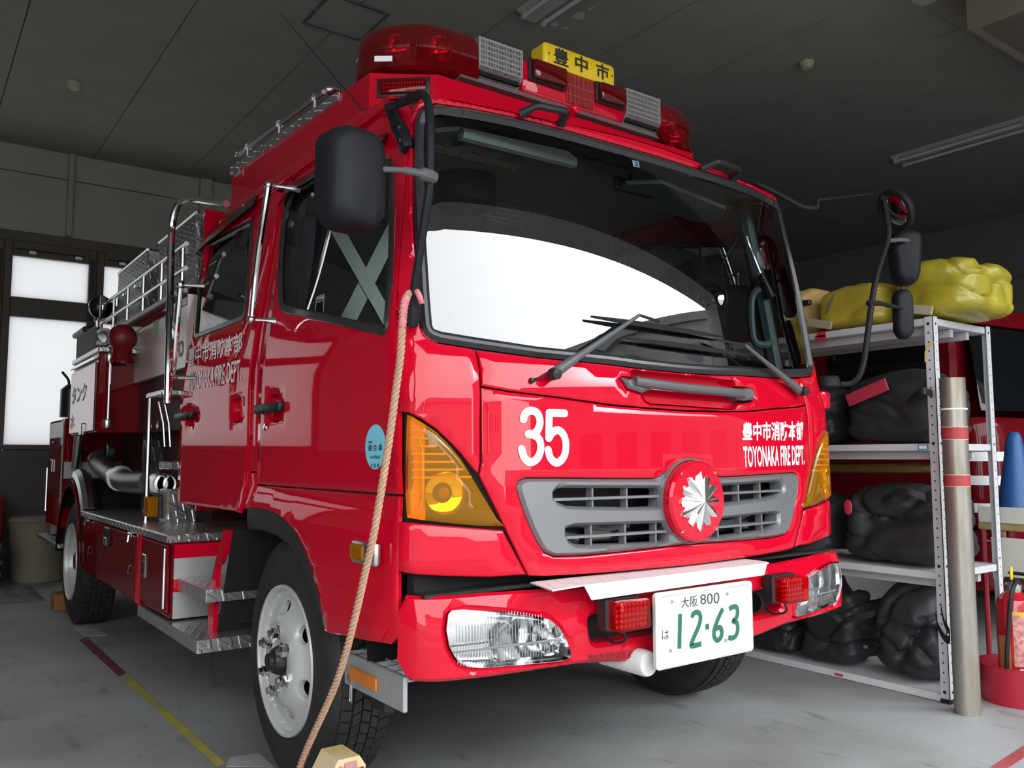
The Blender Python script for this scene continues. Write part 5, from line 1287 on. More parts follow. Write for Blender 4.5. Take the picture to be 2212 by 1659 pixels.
# valve levers and post by the pump
MB().tube([(-1.08, 2.92, DZ), (-1.08, 2.92, 1.45)], .012, 8).build('stanchion', CHR, FE)
MB().bbox((-1.095, 2.62, 1.45), (-.90, 2.95, 1.48), .005).build('stanchion_shelf', ALU, FE)
MB().bbox((-1.04, 2.66, 1.07), (-.85, 2.86, 1.11), .005).build('valve_shelf', ALU, FE)
for px in (345, 357):
    a, b, c = P(px-2,868,y=2.85), P(px+8,915,y=2.82), P(px+11,965,y=2.80); MB().tube([a, b, c], .007, 8).build('valve_lever', STL, FE)
MB().lathe([(0,.01),(.025,.01),(.03,0)], P(340,920,y=2.95), 'x', 16).build('gauge', STL, FE)
# large chrome access rails behind the cab
r1 = rail(fillet([P(489,440,x=-1.05), P(392,425,x=-1.13), P(371,470,x=-1.15), P(362,872,x=-1.17)], .12, 8), .017)
a, b = P(390,615,x=-1.13), P(372,815,x=-1.13)
r2 = rail([a, b], .014)
for e in (a, b): 
    MB().sphere(e, .022, 10, 8).build('rail_ball', CHR, r2); MB().tube([e, e+Vector((.10,-.04,0))], .010, 8).build('rail_stanchion', CHR, r2)
# red domed alarm bell lamp, searchlight, loudspeaker
c = P(265,730,x=-1.08); bl = MB().sphere(c, .085, 18, 12).build('round_alarm', mat('dull_red_enamel', (.16,.006,.010), .4), FE)
MB().lathe([(.07,-.15),(.06,-.10),(.055,-.05)], c, 'z', 16).build('alarm_stem', REDD, bl)
c = P(218,664,x=-1.02); se = MB().sphere(c, .085, 18, 12).build('searchlight', mat('searchlight_shell', (.06,.06,.065), .15, metal=.9), FE)
MB().lathe([(.088,-.02),(.094,.0),(.088,.02)], c, 'x', 20).build('light_ring', CHR, se)
yk = MB().tube(fillet([c+Vector((-.02,.10,.06)), c+Vector((-.02,.10,-.10)), c+Vector((-.02,-.10,-.10)), c+Vector((-.02,-.10,.06))], .04), .007, 6).build('light_yoke', STL, se)
MB().tube([c+Vector((-.02,0,-.10)), c+Vector((-.02,0,-.28))], .014, 8).build('light_post', STL, se)
MB().tube(bez([c+Vector((0,.05,-.06)), c+Vector((-.05,.16,-.16)), c+Vector((0,.12,-.3))]), .005, 6).build('light_cable', BLK, se)
MB().bbox(P(190,715,x=-1.1)-Vector((.05,.1,.02)), P(190,715,x=-1.1)+Vector((.05,.35,.02)), .01).build('loudspeaker_bracket', BLK, FE)
MB().lathe([(.05,-.10),(.055,.02),(.035,.06),(0,.06)], P(222,728,x=-1.1), 'y', 16).build('loudspeaker', STL, FE)
q = P(180,757,x=-1.19); MB().box((-1.19, q.y-.35, q.z-.10), (-1.17, q.y+.28, q.z+.12)).build('tool_board', mat('plywood_dark', (.12,.10,.08), .7), FE, 0)
# canister and strap at the very back
c = P(150,880,x=-1.1); MB().lathe([(0,.14),(.05,.13),(.09,.09),(.09,-.12),(0,-.12)], (c.x, 5.3, 1.56), 'z', 16).build('canister', mat('canister_dark', (.05,.05,.055), .3, metal=.6), FE)
MB().tube(bez([(-1.1,5.42,1.42),(-1.13,5.42,1.60),(-1.12,5.40,1.72),(-1.16,5.46,1.80)]), .010, 6).build('canister_strap', BLK, FE)
# ribbed hose hanging at the rear of the pump bay
MB().tube([P(172,930,x=-1.12), P(163,1010,x=-1.12)], .03, 10).build('drain_hose', STL, FE)
# ------------------------------------------------------------------ cabin interior
MB().box((-.97,.42,.93), (.97,SHELL_Y1-.05,.96)).build('cabin_floor', CABIND, FE, 0)
MB().box((-.84,.50,2.30), (.84,SHELL_Y1-.06,2.33)).build('headliner', CABIN, FE, 0)
MB().add([(-.80,.40,2.24),(.80,.40,2.24),(.84,.56,2.315),(-.84,.56,2.315)], [(0,1,2,3)]).build('header_trim', CABIN, FE, 0)
MB().box((-.90,SHELL_Y1-.06,.95), (.90,SHELL_Y1-.04,2.32)).build('rear_trim', CABIND, FE, 0)
for g in (-1, 1):
    for y0, y1 in ((.34, yB0-.02), (yB1+.02, SHELL_Y1-.06)):
        x0, x1 = sorted((g*.985, g*.955)); MB().box((x0, y0, .96), (x1, y1, 1.46)).build('door_trim', CABIND, FE, 0)
    # door pillar and windscreen pillar trims
    x0, x1 = sorted((g*.94, g*.89))
    MB().prism([(g*.955, yB0-.06, 1.40),(g*.955, yB1+.06, 1.40),(g*.875, yB1+.06, 2.30),(g*.875, yB0-.06, 2.30)], (-g*.03,0,0)).build('pillar_trim', mat('cabin_light_grey', (.20,.205,.21), .55), FE, 0)
    MB().tube([(g*.90, .36, 1.50), (g*.88, .40, 1.8), (g*.83, .46, 2.26)], .035, 8).build('pillar_trim', mat('cabin_blue_grey', (.10,.15,.17), .5), FE)
    # belts
    MB().tube([(g*.86, yB0-.08, 2.1), (g*.80, yB0-.12, 1.6), (g*.72, yB0-.2, 1.1)], .012, 4).build('seat_belt', SEATM, FE)
# dashboard follows the screen
ds_ = MB(); us = [-.90+.1*i for i in range(19)]
for u0, u1 in zip(us, us[1:]):
    a, b = CF.pt(u0, 1.46, -.05), CF.pt(u1, 1.46, -.05)
    ds_.add([(a.x, a.y, 1.40), (b.x, b.y, 1.40), (b.x, .62, 1.42), (a.x, .62, 1.42), (b.x, .70, 1.30), (a.x, .70, 1.30), (b.x, .66, 1.0), (a.x, .66, 1.0)], [(0,1,2,3),(3,2,4,5),(5,4,6,7)])
ds_.build('dashboard', mat('dash_grey', (.075,.085,.088), .6), FE)
hd = MB().tube(bez([(-.86,.55,1.40),(-.8,.46,1.475),(-.55,.44,1.49),(-.3,.47,1.47),(-.22,.58,1.40)], 5), .03, 8).build('instrument_hood', mat('dash_grey'), FE)
# seats
def seat(x, y, belt=False, dz=0.0):
    st = MB().bbox((x-.25, y-.30, 1.16), (x+.25, y+.20, 1.30), .05, 3).build('seat', SEATM, FE)
    mb = MB(); mb.M = Matrix.Translation((x, y+.16, 1.28+dz)) @ Matrix.Rotation(math.radians(-10), 4, 'X')
    mb.bbox((-.24, -.06, 0), (.24, .07, .60), .05, 3).build('backrest', SEATM, st)
    mb = MB(); mb.M = Matrix.Translation((x, y+.24, 1.90)) @ Matrix.Rotation(math.radians(-8), 4, 'X')
    mb.bbox((-.14, -.05, 0), (.14, .05, .20), .04, 3).build('headrest', SEATM, st)
    if belt:
        M4 = Matrix.Translation((x, y+.16, 1.28+dz)) @ Matrix.Rotation(math.radians(-10), 4, 'X')
        for s in (-1, 1):
            mb = MB(); mb.M = M4; w = .034
            mb.add([(s*.16-w, -.066-.004*s, .04), (s*.16+w, -.066-.004*s, .04), (-s*.15+w, -.066-.004*s, .60), (-s*.15-w, -.066-.004*s, .60), (-s*.15+w, .02, .625), (-s*.15-w, .02, .625)], [(0,1,2,3),(3,2,4,5)]).build('reflective_strap', WEB, st, 0)
    return st
sx = P(798,610,y=.98).x
seat(sx, .85, True, P(800,615,y=.95).z-1.60); seat(.52, .85)
for x in (-.6, 0, .6): seat(x, 2.0)
# steering wheel
m4 = Matrix.Translation((sx+.02, .62, 1.44)) @ Matrix.Rotation(math.radians(32), 4, 'X'); mb = MB(); mb.M = m4
sw = mb.tube([(.22*math.cos(2*PI*k/36), .22*math.sin(2*PI*k/36), 0) for k in range(36)], .017, 8, closed=True).build('steering_wheel', BLK, FE)
for a in (0, 2.1, 4.2):
    mb = MB(); mb.M = m4; mb.tube([(0,0,-.03), (.21*math.cos(a+1.57), .21*math.sin(a+1.57), 0)], .014, 6).build('wheel_spoke', BLK, sw)
mb = MB(); mb.M = m4; mb.lathe([(0,.0),(.06,-.005),(.07,-.04)], (0,0,0), 'z', 20).build('wheel_boss', BLK, sw)
MB().tube([m4 @ Vector((0,0,-.03)), (sx, .42, 1.15)], .03, 8).build('steering_column', BLK, sw)
# sun visors with warning labels
VIS = mat('visor_grey', (.36,.42,.42), .65)
vz = 2.20
v0, v1 = P(945,285,z=vz), P(1265,385,z=vz)
def visor(pts, name='sun_visor'):
    q = [P(a, b, z=vz) for a, b in pts]; return MB().prism([(p.x, p.y, vz+.002) for p in q], (0,0,.016)).build(name, VIS, FE, 0)
vs_ = visor(cr(860,220,4.8087,[(330,330),(620,310),(1760,560),(1860,640),(1700,860),(1500,850),(300,520)]))
visor(cr(1300,300,4.8087,[(250,480),(620,470),(1290,740),(1240,830),(1020,880),(400,690),(100,600)]))
MB().tube([P(995,290,z=vz-.01), P(1240,352,z=vz-.01)], .022, 8).build('visor_roll', VIS, vs_)
STK = noisy(mat('visor_label', (.85,.88,.78), .6), 40, .3); 
B1 = lambda *p: cr(860,220,4.8087,p)
for pts in (B1((540,410),(895,490),(840,540),(480,455)), B1((905,495),(1095,545),(1040,590),(845,545)), B1((372,445),(675,515),(600,580),(372,530)), B1((690,525),(1015,595),(930,665),(610,585)), B1((1040,605),(1285,665),(1190,725),(940,660))):
    q = [P(a, b, z=vz) for a, b in pts]; MB().prism([(p.x, p.y, vz-.001) for p in q], (0,0,.002)).build('warning_label', STK, vs_, 0)
for pts in (B1((620,578),(940,650),(930,665),(610,590)), B1((950,650),(1200,712),(1190,725),(940,662)), B1((770,520),(830,530),(830,540),(765,530)), B1((372,524),(600,570),(595,582),(372,534))):
    q = [P(a, b, z=vz-.002) for a, b in pts]; MB().prism([(p.x, p.y, vz-.002) for p in q], (0,0,.001)).build('label_stripe', mat('label_yellow', (.40,.27,.02), .6), vs_, 0)
q = P(985,311,z=vz-.002); MB().lathe([(0,0),(.022,0)], q, 'z', 20).build('label_mark', mat('label_green', (.02,.16,.05), .6), vs_)
# blue inspection sticker inside the glass
sq = quadmap(CF, (1367,345),(1381,347),(1384,361),(1370,359), -.004)
MB().add([sq(0,0), sq(1,0), sq(1,1), sq(0,1)], [(0,1,2,3)]).build('inspection_sticker', mat('sticker_blue', (.35,.62,.75), .6), FE, 0)
lettering('sticker_digit', '2', quadmap(CF, (1371,348),(1379,349),(1381,358),(1373,357), -.002), BT, FE)
# rear-view mirror, round spotting mirror, map lamp, grab handle
c = P(1370,405,y=.50); MB().bbox(c-Vector((.11,.015,.03)), c+Vector((.11,.015,.03)), .012, 2).build('rear_view_mirror', BLK, FE)
MB().tube([c+Vector((-.02,.0,.03)), c+Vector((-.03,-.02,.11))], .008, 6).build('mirror_stem', BLK, FE)
c = P(1537,646,y=.55); round_mirror('spotting_mirror', c, .075, (-.75,-.6,.1), 1.0, FE)
hp = [P(1640,622,y=.36), P(1625,640,y=.38), P(1622,680,y=.38), P(1628,735,y=.37), P(1650,745,y=.36), P(1665,740,y=.36)]
MB().tube(bez(hp, 4), .016, 8).build('cabin_grab_handle', mat('cabin_blue_grey'), FE)
lp = MB().tube(bez([P(1612,510,y=.40), P(1618,530,y=.40), P(1630,560,y=.38), P(1642,590,y=.37)], 4), .006, 6).build('map_lamp', STL, FE)
MB().tube([P(1643,592,y=.37), P(1652,612,y=.365), P(1664,642,y=.36)], [.012,.016,.028], 12).build('lamp_shade', BLK, lp)
MB().tube(bez([P(1594,512,y=.40), P(1585,530,y=.42), P(1562,565,y=.46), P(1560,600,y=.50), P(1568,625,y=.54)], 4), .004, 6).build('mirror_stalk', STL, FE)
# overhead speaker drum and cargo net
c = P(985,435,z=2.22); MB().lathe([(.13,.08),(.13,-.04),(.11,-.05),(0,-.05)], (c.x, 1.0, 2.22), 'z', 24).build('overhead_drum', mat('drum_brown', (.045,.042,.036), .6), FE)
net = MB(); nc = P(1095,460,y=1.1)
for i in range(8):
    t = -.16+.32*i/7
    net.tube([nc+Vector((t, 0, .10)), nc+Vector((t*.9, -.03, .0)), nc+Vector((t*.7, .04, -.05))], .003, 4)
    net.tube([nc+Vector((-.16, -.03*math.sin(i), .10-.15*i/7)), nc+Vector((0, -.04, .095-.16*i/7)), nc+Vector((.16, 0, .10-.15*i/7))], .003, 4)
tag(net.build('cargo_net', mat('net_cord', (.25,.26,.24), .7), FE, 0), kind='stuff')
# paper sheet behind the rear side window
q = [P(*p, x=-.93) for p in cr(0,350,3.95,[(1780,1420),(1840,1175),(2110,1200),(2110,1330)])]
MB().prism([(-.93, p.y, p.z) for p in q], (.002,0,0)).build('paper_sheet', mat('paper_white', (.62,.65,.65), .7), FE, 0)
# ================================================================== shelving with kit bags
SX = 1.767; SYN = .105; SYF = 1.32; SXB = P(2139,711,y=SYN).x
def zat(px, py): return P(px, py, x=SX).z
ZL = [zat(2003,686), zat(2014,958), zat(2027,1237), zat(2040,1502)]
SHW = mat('shelf_light_grey', (.56,.56,.58), .45)
HOLE_M = mat('hole_black', (.01,.01,.012), .8)
def shelf_unit(y0, y1, lab):
    t = thing('storage_shelf', lab, 'shelf', (SX, (y0+y1)/2, 0))
    L = lambda a: a
    for i, z in enumerate(ZL):
        s = MB().bbox((SX+.004, y0+.01, z-.034), (SXB-.004, y1-.01, z), .003).build('shelf_board', SHW, t)
        mb = MB()
        for k in range(3): MB().box((SX+.06+.16*k, y0+.03, z-.075), (SX+.09+.16*k, y1-.03, z-.036)).build('shelf_rib', mat('shelf_shadow_grey', (.40,.39,.40), .5), s, 0)
    for x, sx in ((SX, 1), (SXB, -1)):
        for y, sy in ((y0, 1), (y1, -1)):
            a, b = sorted((x, x+sx*.042)); c, d = sorted((y, y+sy*.042))
            mb = MB().box((x-.0 if sx > 0 else x-.003, c, .012), (x+.003 if sx > 0 else x, d, ZL[0]+.004)).box((a, y if sy > 0 else y-.003, .012), (b, y+.003 if sy > 0 else y, ZL[0]+.004))
            p = mb.build('post', SHW, t, 0)
            MB().bbox((a-.004, c-.004, 0), (b+.004, d+.004, .02), .004).build('post_foot', BLK, p)
            h = MB(); n = 40
            for k in range(n):
                z = .05+(ZL[0]-.08)*k/(n-1); r = .0045 if k % 13 else .008
                yy = y+sy*.024; xx = x+sx*.024
                h.lathe([(0, -sx*.0008), (r, -sx*.0008)], (x, yy, z), 'x', 8)
                h.lathe([(0, -sy*.0008), (r*.8, -sy*.0008)], (xx, y, z), 'y', 8)
            tag(h.build('post_holes', HOLE_M, p, 0), kind='stuff')
    return t
sh1 = shelf_unit(SYN, SYF, 'pale grey steel shelf stacked with kit bags behind the steel bollard')
sh2 = shelf_unit(SYF+.01, SYF+1.22, 'pale grey steel shelf mostly hidden behind the fire engine')
RT = mat('red_label_tape', (.52,.03,.06), .5)
for px0, py0, px1, py1 in ((1765,718,1783,727),(1762,726,1784,735),(1774,972,1791,977),(1782,1217,1796,1227)):
    a, b = P(px0, py0, x=SX), P(px1, py1, x=SX); MB().box((SX-.0025, b.y, b.z), (SX-.0005+.004, a.y, a.z)).build('red_label', RT, sh1, 0)
a, b = P(1803,1459,x=SX), P(1821,1468,x=SX); MB().box((SX-.002, b.y, ZL[3]-.022), (SX+.004, a.y, ZL[3]-.012)).build('red_label', RT, sh1, 0)
a, b = P(1983,960,x=SX), P(2005,972,x=SX); MB().box((SX-.002, b.y, b.z), (SX+.004, a.y, a.z)).build('blue_label', mat('label_blue', (.10,.30,.60), .5), sh1, 0)
a2 = MB().box((SX-.003, b.y+.006, b.z+.006), (SX+.004, a.y-.006, a.z-.006)).build('label_paper', PLATEW, sh1, 0)
MB().tube(bez([P(2018,738,x=SX-.004), P(2005,750,x=SX-.012), P(1999,760,x=SX-.014), P(1999,782,x=SX-.014)], 4), .0035, 5).build('cord_end', mat('yellow_cord', (.55,.36,.06), .7), sh1)
def bag(name, lab, lo, hi, m, seed, wr=.03, group=None, ex=4.5, sag=.12, cuts=22, cat='bag'):
    lo, hi = Vector(lo), Vector(hi); c = (lo+hi)/2; d = (hi-lo)/2
    t = thing(name, lab, cat, (c.x, c.y, lo.z), 0, group)
    bm = bmesh.new(); bmesh.ops.create_cube(bm, size=2); bmesh.ops.subdivide_edges(bm, edges=bm.edges[:], cuts=cuts, use_grid_fill=True)
    for v in bm.verts:
        p = v.co; r = (abs(p.x)**ex+abs(p.y)**ex+abs(p.z)**ex)**(1/ex); q = p/r
        w = Vector((q.x*d.x, q.y*d.y, q.z*d.z)); nz = Vector((seed*7.3, seed*3.1, seed*1.7))
        wgt = .5+.9*max(0, noise.noise(w*2.0+nz*3)+.25)
        fold = max(0, .11-abs(noise.noise(Vector((w.x*2.6, w.y*3.0+w.z*2.2, w.z*1.8))+nz*1.3)))*8
        fold2 = max(0, .10-abs(noise.noise(Vector((w.x*3.2, w.y*2.4-w.z*4.2, w.z*3.2))+nz*2.1)))*7
        f = -.6-1.0*noise.noise(w*2.3+nz)-.95*wgt*fold-.8*wgt*fold2+.12*noise.noise(w*14+nz)
        nn = q.normalized(); amp = wr*(1 if q.z > -.6 else .5)
        w += nn*f*amp
        if q.z > 0: w.z -= sag*d.z*q.z*(abs(q.x)**2+abs(q.y)**2)*.6
        w.z = max(w.z, -d.z); v.co = w+c
    MB().bm(bm).build('bag_body', m, t, 80)
    t['_lo'] = 0; del t['_lo']
    return t
YBAG = noisy(mat('yellow_tarpaulin', (.58,.44,.045), .34, coat=.3, coat_rough=.3), 5, .35, bump=.12, bscale=9)
YBAG2 = noisy(mat('olive_yellow_tarpaulin', (.47,.39,.034), .34, coat=.3, coat_rough=.3), 5, .35, bump=.12, bscale=9)
BBAG = noisy(mat('black_canvas', (.024,.024,.028), .55), 8, .3, bump=.35, bscale=11)
TBAG = noisy(mat('tan_canvas', (.56,.36,.13), .65), 7, .2, bump=.15, bscale=10)
z0 = ZL[0]
yb = lambda px, py=700, x=1.80: P(px, py, x=x).y
b1 = bag('kit_bag', 'amber yellow vinyl kit bag with grey zip, middle of the top shelf', (1.775, yb(1912), z0), (2.24, yb(1752), z0+.27), YBAG, 1, .022, 'bags on the top shelf', sag=.3)
b2 = bag('kit_bag', 'large olive yellow vinyl kit bag hanging over the near end of the top shelf', (1.775, yb(2010)-.23, z0), (2.32, yb(1908), z0+.33), YBAG2, 2, .030, 'bags on the top shelf', sag=.30, ex=4.2)
b3 = bag('kit_bag', 'tan canvas kit bag with a black strap at the far end of the top shelf', (1.77, yb(1748), z0), (2.2, yb(1690), z0+.29), TBAG, 3, .015, 'bags on the top shelf', sag=.25)
ZIP = mat('zip_grey', (.10,.10,.09), .5)
def zipline(t, pts, r=.007):
    return MB().tube(bez(pts, 5), r, 6).build('zip', ZIP, t)
yy = (yb(1795)+yb(1812))/2
zipline(b1, [(1.775, yy+.03, z0+.10), (1.785, yy, z0+.17), (1.86, yy-.02, z0+.235), (2.05, yy-.03, z0+.245)])
yz = yb(1960); zipline(b2, [(1.775, yz, z0+.06), (1.78, yz, z0+.18), (1.84, yz-.01, z0+.29), (2.05, yz-.02, z0+.31)])
for t, px, tilt in ((b1, 1777, .25), (b2, 1990, .2)):
    y = yb(px); mb = MB(); mb.M = Matrix.Translation((1.772, y, z0+.045)) @ Matrix.Rotation(tilt, 4, 'X')
    n_ = mb.bbox((-.006,-.075,-.022),(.004,.075,.022), .004).build('name_tag', mat('tag_cream', (.40,.36,.24), .7), t)
    mb = MB(); mb.M = Matrix.Translation((1.765, y, z0+.045)) @ Matrix.Rotation(tilt, 4, 'X')
MB().bbox((1.755, yb(1760), z0+.155), (1.785, yb(1722), z0+.185), .006).build('strap', BLK, b3)
def strap(t, pts, w=.02): 
    pts = bez(pts, 6); mb = MB(); n = len(pts); mb.add([p+Vector((0,0,w)) for p in pts]+[p-Vector((0,0,w)) for p in pts]+[p+Vector((.005,.003,w)) for p in pts]+[p+Vector((.005,.003,-w)) for p in pts], [(i, i+1, n+i+1, n+i) for i in range(n-1)]+[(2*n+i, 3*n+i, 3*n+i+1, 2*n+i+1) for i in range(n-1)]+[(i, 2*n+i, 2*n+i+1, i+1) for i in range(n-1)]+[(n+i, n+i+1, 3*n+i+1, 3*n+i) for i in range(n-1)])
    return mb.build('strap', BLK, t, 60)
z1, z2, z3 = ZL[1], ZL[2], ZL[3]
blk = []
for k, (lo, hi, lab) in enumerate((
    ((1.772, .66, z1), (2.22, 1.27, z1+.34), 'black canvas kit bag with a red tag on the upper middle shelf'),
    ((1.772, .11, z1), (2.26, .655, z1+.38), 'black canvas kit bag at the near end of the upper middle shelf'),
    ((1.785, .70, z2), (2.22, 1.28, z2+.38), 'black canvas kit bag with a red patch on the lower middle shelf'),
    ((1.772, .11, z2), (2.26, .69, z2+.44), 'crumpled black canvas kit bag at the near end of the lower middle shelf'),
    ((1.785, .96, z3), (2.18, 1.30, z3+.24), 'low black canvas kit bag at the far end of the bottom shelf'),
    ((1.772, .57, z3), (2.20, .955, z3+.43), 'black canvas kit bag with an eyelet in the middle of the bottom shelf'),
    ((1.772, .155, z3), (2.20, .56, z3+.53), 'tall black canvas kit bag with a looped strap on the bottom shelf'))):
    blk.append(bag('kit_bag', lab, lo, hi, BBAG, 11+k, .052, 'black kit bags', sag=.3 if k != 6 else .5, ex=5.0 if k != 6 else 3.6, cuts=24))
rtg = P(1872,848,x=1.745); mb = MB(); mb.M = Matrix.Translation((1.745, rtg.y, rtg.z)) @ Matrix.Rotation(-.32, 4, 'X')
mb.bbox((-.004,-.115,-.032),(.004,.115,.032), .003).build('red_tag', mat('tag_red', (.42,.03,.06), .5), blk[0])
q = P(1828,1096,x=1.75); MB().sphere((1.765, q.y, q.z), .03, 10, 8, (.25,.8,1.3)).build('red_patch', RT, blk[2])
q = P(1869,1397,x=1.745); MB().lathe([(0,-.004),(.008,-.004),(.010,.004)], q, 'x', 12).build('eyelet', STL, blk[5])
sp0 = [P(2020,1302,x=1.765), P(2024,1345,x=1.761), P(2038,1375,x=1.759), P(2050,1382,x=1.759), P(2052,1368,x=1.759), P(2040,1345,x=1.760), P(2032,1310,x=1.764)]
strap(blk[6], sp0, .018)
strap(blk[5], [P(1790,1380,x=1.745), P(1830,1340,x=1.72), P(1890,1325,x=1.745)], .015)
strap(blk[3], [P(1905,1080,x=1.74), P(1950,1060,x=1.71), P(2000,1075,x=1.74)], .016)
strap(blk[1], [P(1960,870,x=1.75), P(1990,845,x=1.72), P(2015,850,x=1.75)], .016)
bag('kit_bag', 'mustard bag lying behind the black bags on the lower middle shelf', (2.0, .25, z2+.445), (2.26, 1.15, z2+.515), noisy(mat('mustard_canvas', (.16,.10,.012), .6), 6, .3), 31, .015, sag=.2, cuts=12)
# ------------------------------------------------------------------ bollard in front of the shelf
bc = P(2091,1541,z=0); br = .054
bzt = P(2058,817,x=bc.x, ).z
BOL = noisy(mat('bare_steel_pipe', (.36,.34,.31), .38, metal=.6), 5, .3, stretch=(3,3,.6), col2=(.26,.22,.17))
bo = thing('bollard', 'bare steel guard post with two red tape bands in front of the shelf', 'bollard', (bc.x, bc.y, 0))
MB().lathe([(br,0),(br,bzt),(br-.005,bzt),(br-.005,bzt-.05),(0,bzt-.05)], (bc.x, bc.y, 0), 'z', 36).build('pipe', BOL, bo, 50)
REDT = noisy(mat('worn_red_tape', (.42,.035,.04), .5), 14, .2, col2=(.36,.05,.05))
for py0, py1 in ((923,948),(1027,1050)):
    za, zb = P(2062,py1,x=bc.x-.05).z, P(2062,py0,x=bc.x-.05).z
    MB().lathe([(br,za),(br+.0012,za),(br+.0012,zb),(br,zb)], (bc.x, bc.y, 0), 'z', 36).build('red_band', REDT, bo, 50)
    MB().lathe([(br+.0001,za-.004),(br+.0006,za-.004),(br+.0006,zb+.004),(br+.0001,zb+.004)], (bc.x, bc.y, 0), 'z', 36).build('band_edge', mat('tape_cream', (.55,.45,.32), .6), bo, 50)
zc = P(2062,883,x=bc.x-.05).z
MB().lathe([(br+.001,zc-.004),(br+.004,zc-.003),(br+.004,zc+.003),(br+.001,zc+.004)], (bc.x, bc.y, 0), 'z', 36).build('cable_tie', WHT, bo)
# ------------------------------------------------------------------ extinguisher in a red tray, cone on a stand
ec_ = P(2205,1522,z=0); ex, ey_ = ec_.x+.06, ec_.y+.03
EXR = mat('extinguisher_red', (.42,.008,.016), .25, coat=.8)
tr_ = thing('extinguisher_stand', 'red plastic floor tray holding the fire extinguisher', 'tray', (ex, ey_, 0))
MB().lathe([(.0,.003),(.145,.003),(.155,.0),(.168,.17),(.172,.172),(.160,.172),(.148,.02),(0,.02)], (ex, ey_, 0), 'z', 40).build('tray_bowl', mat('tray_red_plastic', (.36,.012,.03), .4), tr_)
fx_ = thing('fire_extinguisher', 'red fire extinguisher with a yellow safety pin standing in a tray', 'fire extinguisher', (ex, ey_, .02))
R_ = .078; cx0, cy0 = ex, ey_
zt_e = P(2190,1348,x=ex, ).z if False else .50
MB().lathe([(0,.022),(R_-.01,.022),(R_,.03),(R_,zt_e-.07),(R_-.008,zt_e-.035),(R_-.030,zt_e-.012),(.03,zt_e),(0,zt_e)], (cx0, cy0, 0), 'z', 36).build('cylinder', EXR, fx_)
MB().lathe([(.030,zt_e-.003),(.034,zt_e+.01),(.034,zt_e+.03),(.024,zt_e+.045),(0,zt_e+.045)], (cx0, cy0, 0), 'z', 16).build('valve', STL, fx_)
MB().bbox((cx0-.012, cy0-.06, zt_e+.04), (cx0+.012, cy0+.04, zt_e+.062), .006).build('handle', BLK, fx_)
MB().bbox((cx0-.012, cy0-.07, zt_e+.075), (cx0+.012, cy0+.02, zt_e+.09), .006).build('lever', BLK, fx_)
MB().bbox((cx0-.025, cy0-.006, zt_e+.05), (cx0-.008, cy0+.006, zt_e+.115), .005).build('safety_pin', mat('pin_yellow', (.75,.50,.02), .4), fx_)
MB().tube(bez([(cx0-.02,cy0-.03,zt_e+.05),(cx0-.07,cy0-.04,zt_e+.05),(cx0-.10,cy0-.03,zt_e-.02),(cx0-.095,cy0,.25),(cx0-.09,cy0+.01,.12)], 6), .010, 8).build('hose', BLK, fx_)
def cyl_label(a0, a1, z0_, z1_, m, r=R_+.001, name='label'):
    mb = MB(); n = 10; vs = []
    for z in (z0_, z1_): vs += [(cx0+r*math.cos(a0+(a1-a0)*k/n), cy0+r*math.sin(a0+(a1-a0)*k/n), z) for k in range(n+1)]
    mb.add(vs, [(k, k+1, n+2+k, n+1+k) for k in range(n)]); return mb.build(name, m, fx_, 60)
a_ = math.atan2(-1.9-cy0, -2.17-cx0)
LBL = noisy(mat('label_print', (.45,.10,.09), .5), 60, .5, col2=(.55,.35,.30))
cyl_label(a_-.15, a_+1.0, .17, .40, LBL); cyl_label(a_-.15, a_+1.0, .40, .415, mat('label_yellow_band', (.60,.40,.02), .5), R_+.0012)
cyl_label(a_+.1, a_+.9, .09, .16, mat('label_white', (.62,.66,.68), .5)); cyl_label(a_-1.1, a_-.3, .14, .30, mat('label_amber', (.45,.16,.05), .5))
st_ = thing('display_stand', 'red metal stand with white boards at the right edge of the photo', 'stand', (2.72, -.10, 0))
bdm = mat('board_white', (.58,.56,.50), .6)
cyy = P(2190,1010,x=2.72).y; sxx = 2.72
MB().bbox((sxx-.14, cyy-.16, .735), (sxx+.20, cyy+.14, .775), .006).build('stand_top', noisy(mat('scuffed_wood', (.40,.30,.14), .6), 8, .3), st_)
for a, b in ((-.12,-.14),(-.12,.12),(.18,-.14),(.18,.12)): MB().tube([(sxx+a, cyy+b, 0), (sxx+a, cyy+b, .735)], .014, 8).build('stand_leg', mat('stand_red', (.26,.01,.02), .4), st_)
MB().bbox((sxx-.15, cyy-.15, .775), (sxx-.14, cyy+.13, .86), .003).build('white_board', bdm, st_)
MB().bbox((sxx-.15, cyy-.13, .48), (sxx-.14, cyy+.07, .70), .003).build('white_board', bdm, st_)
cn_ = thing('traffic_cone', 'blue plastic traffic cone standing beside the shelf at far right', 'traffic cone', (sxx+.02, cyy, .775))
MB().lathe([(.105,0),(.10,.02),(.040,.42),(.034,.45),(.022,.465),(0,.468)], (sxx+.02, cyy, .795), 'z', 28).build('cone_body', mat('cone_blue', (.018,.085,.26), .4), cn_)
MB().bbox((sxx-.115, cyy-.13, .776), (sxx+.155, cyy+.13, .797), .006).build('cone_base', mat('cone_blue'), cn_)
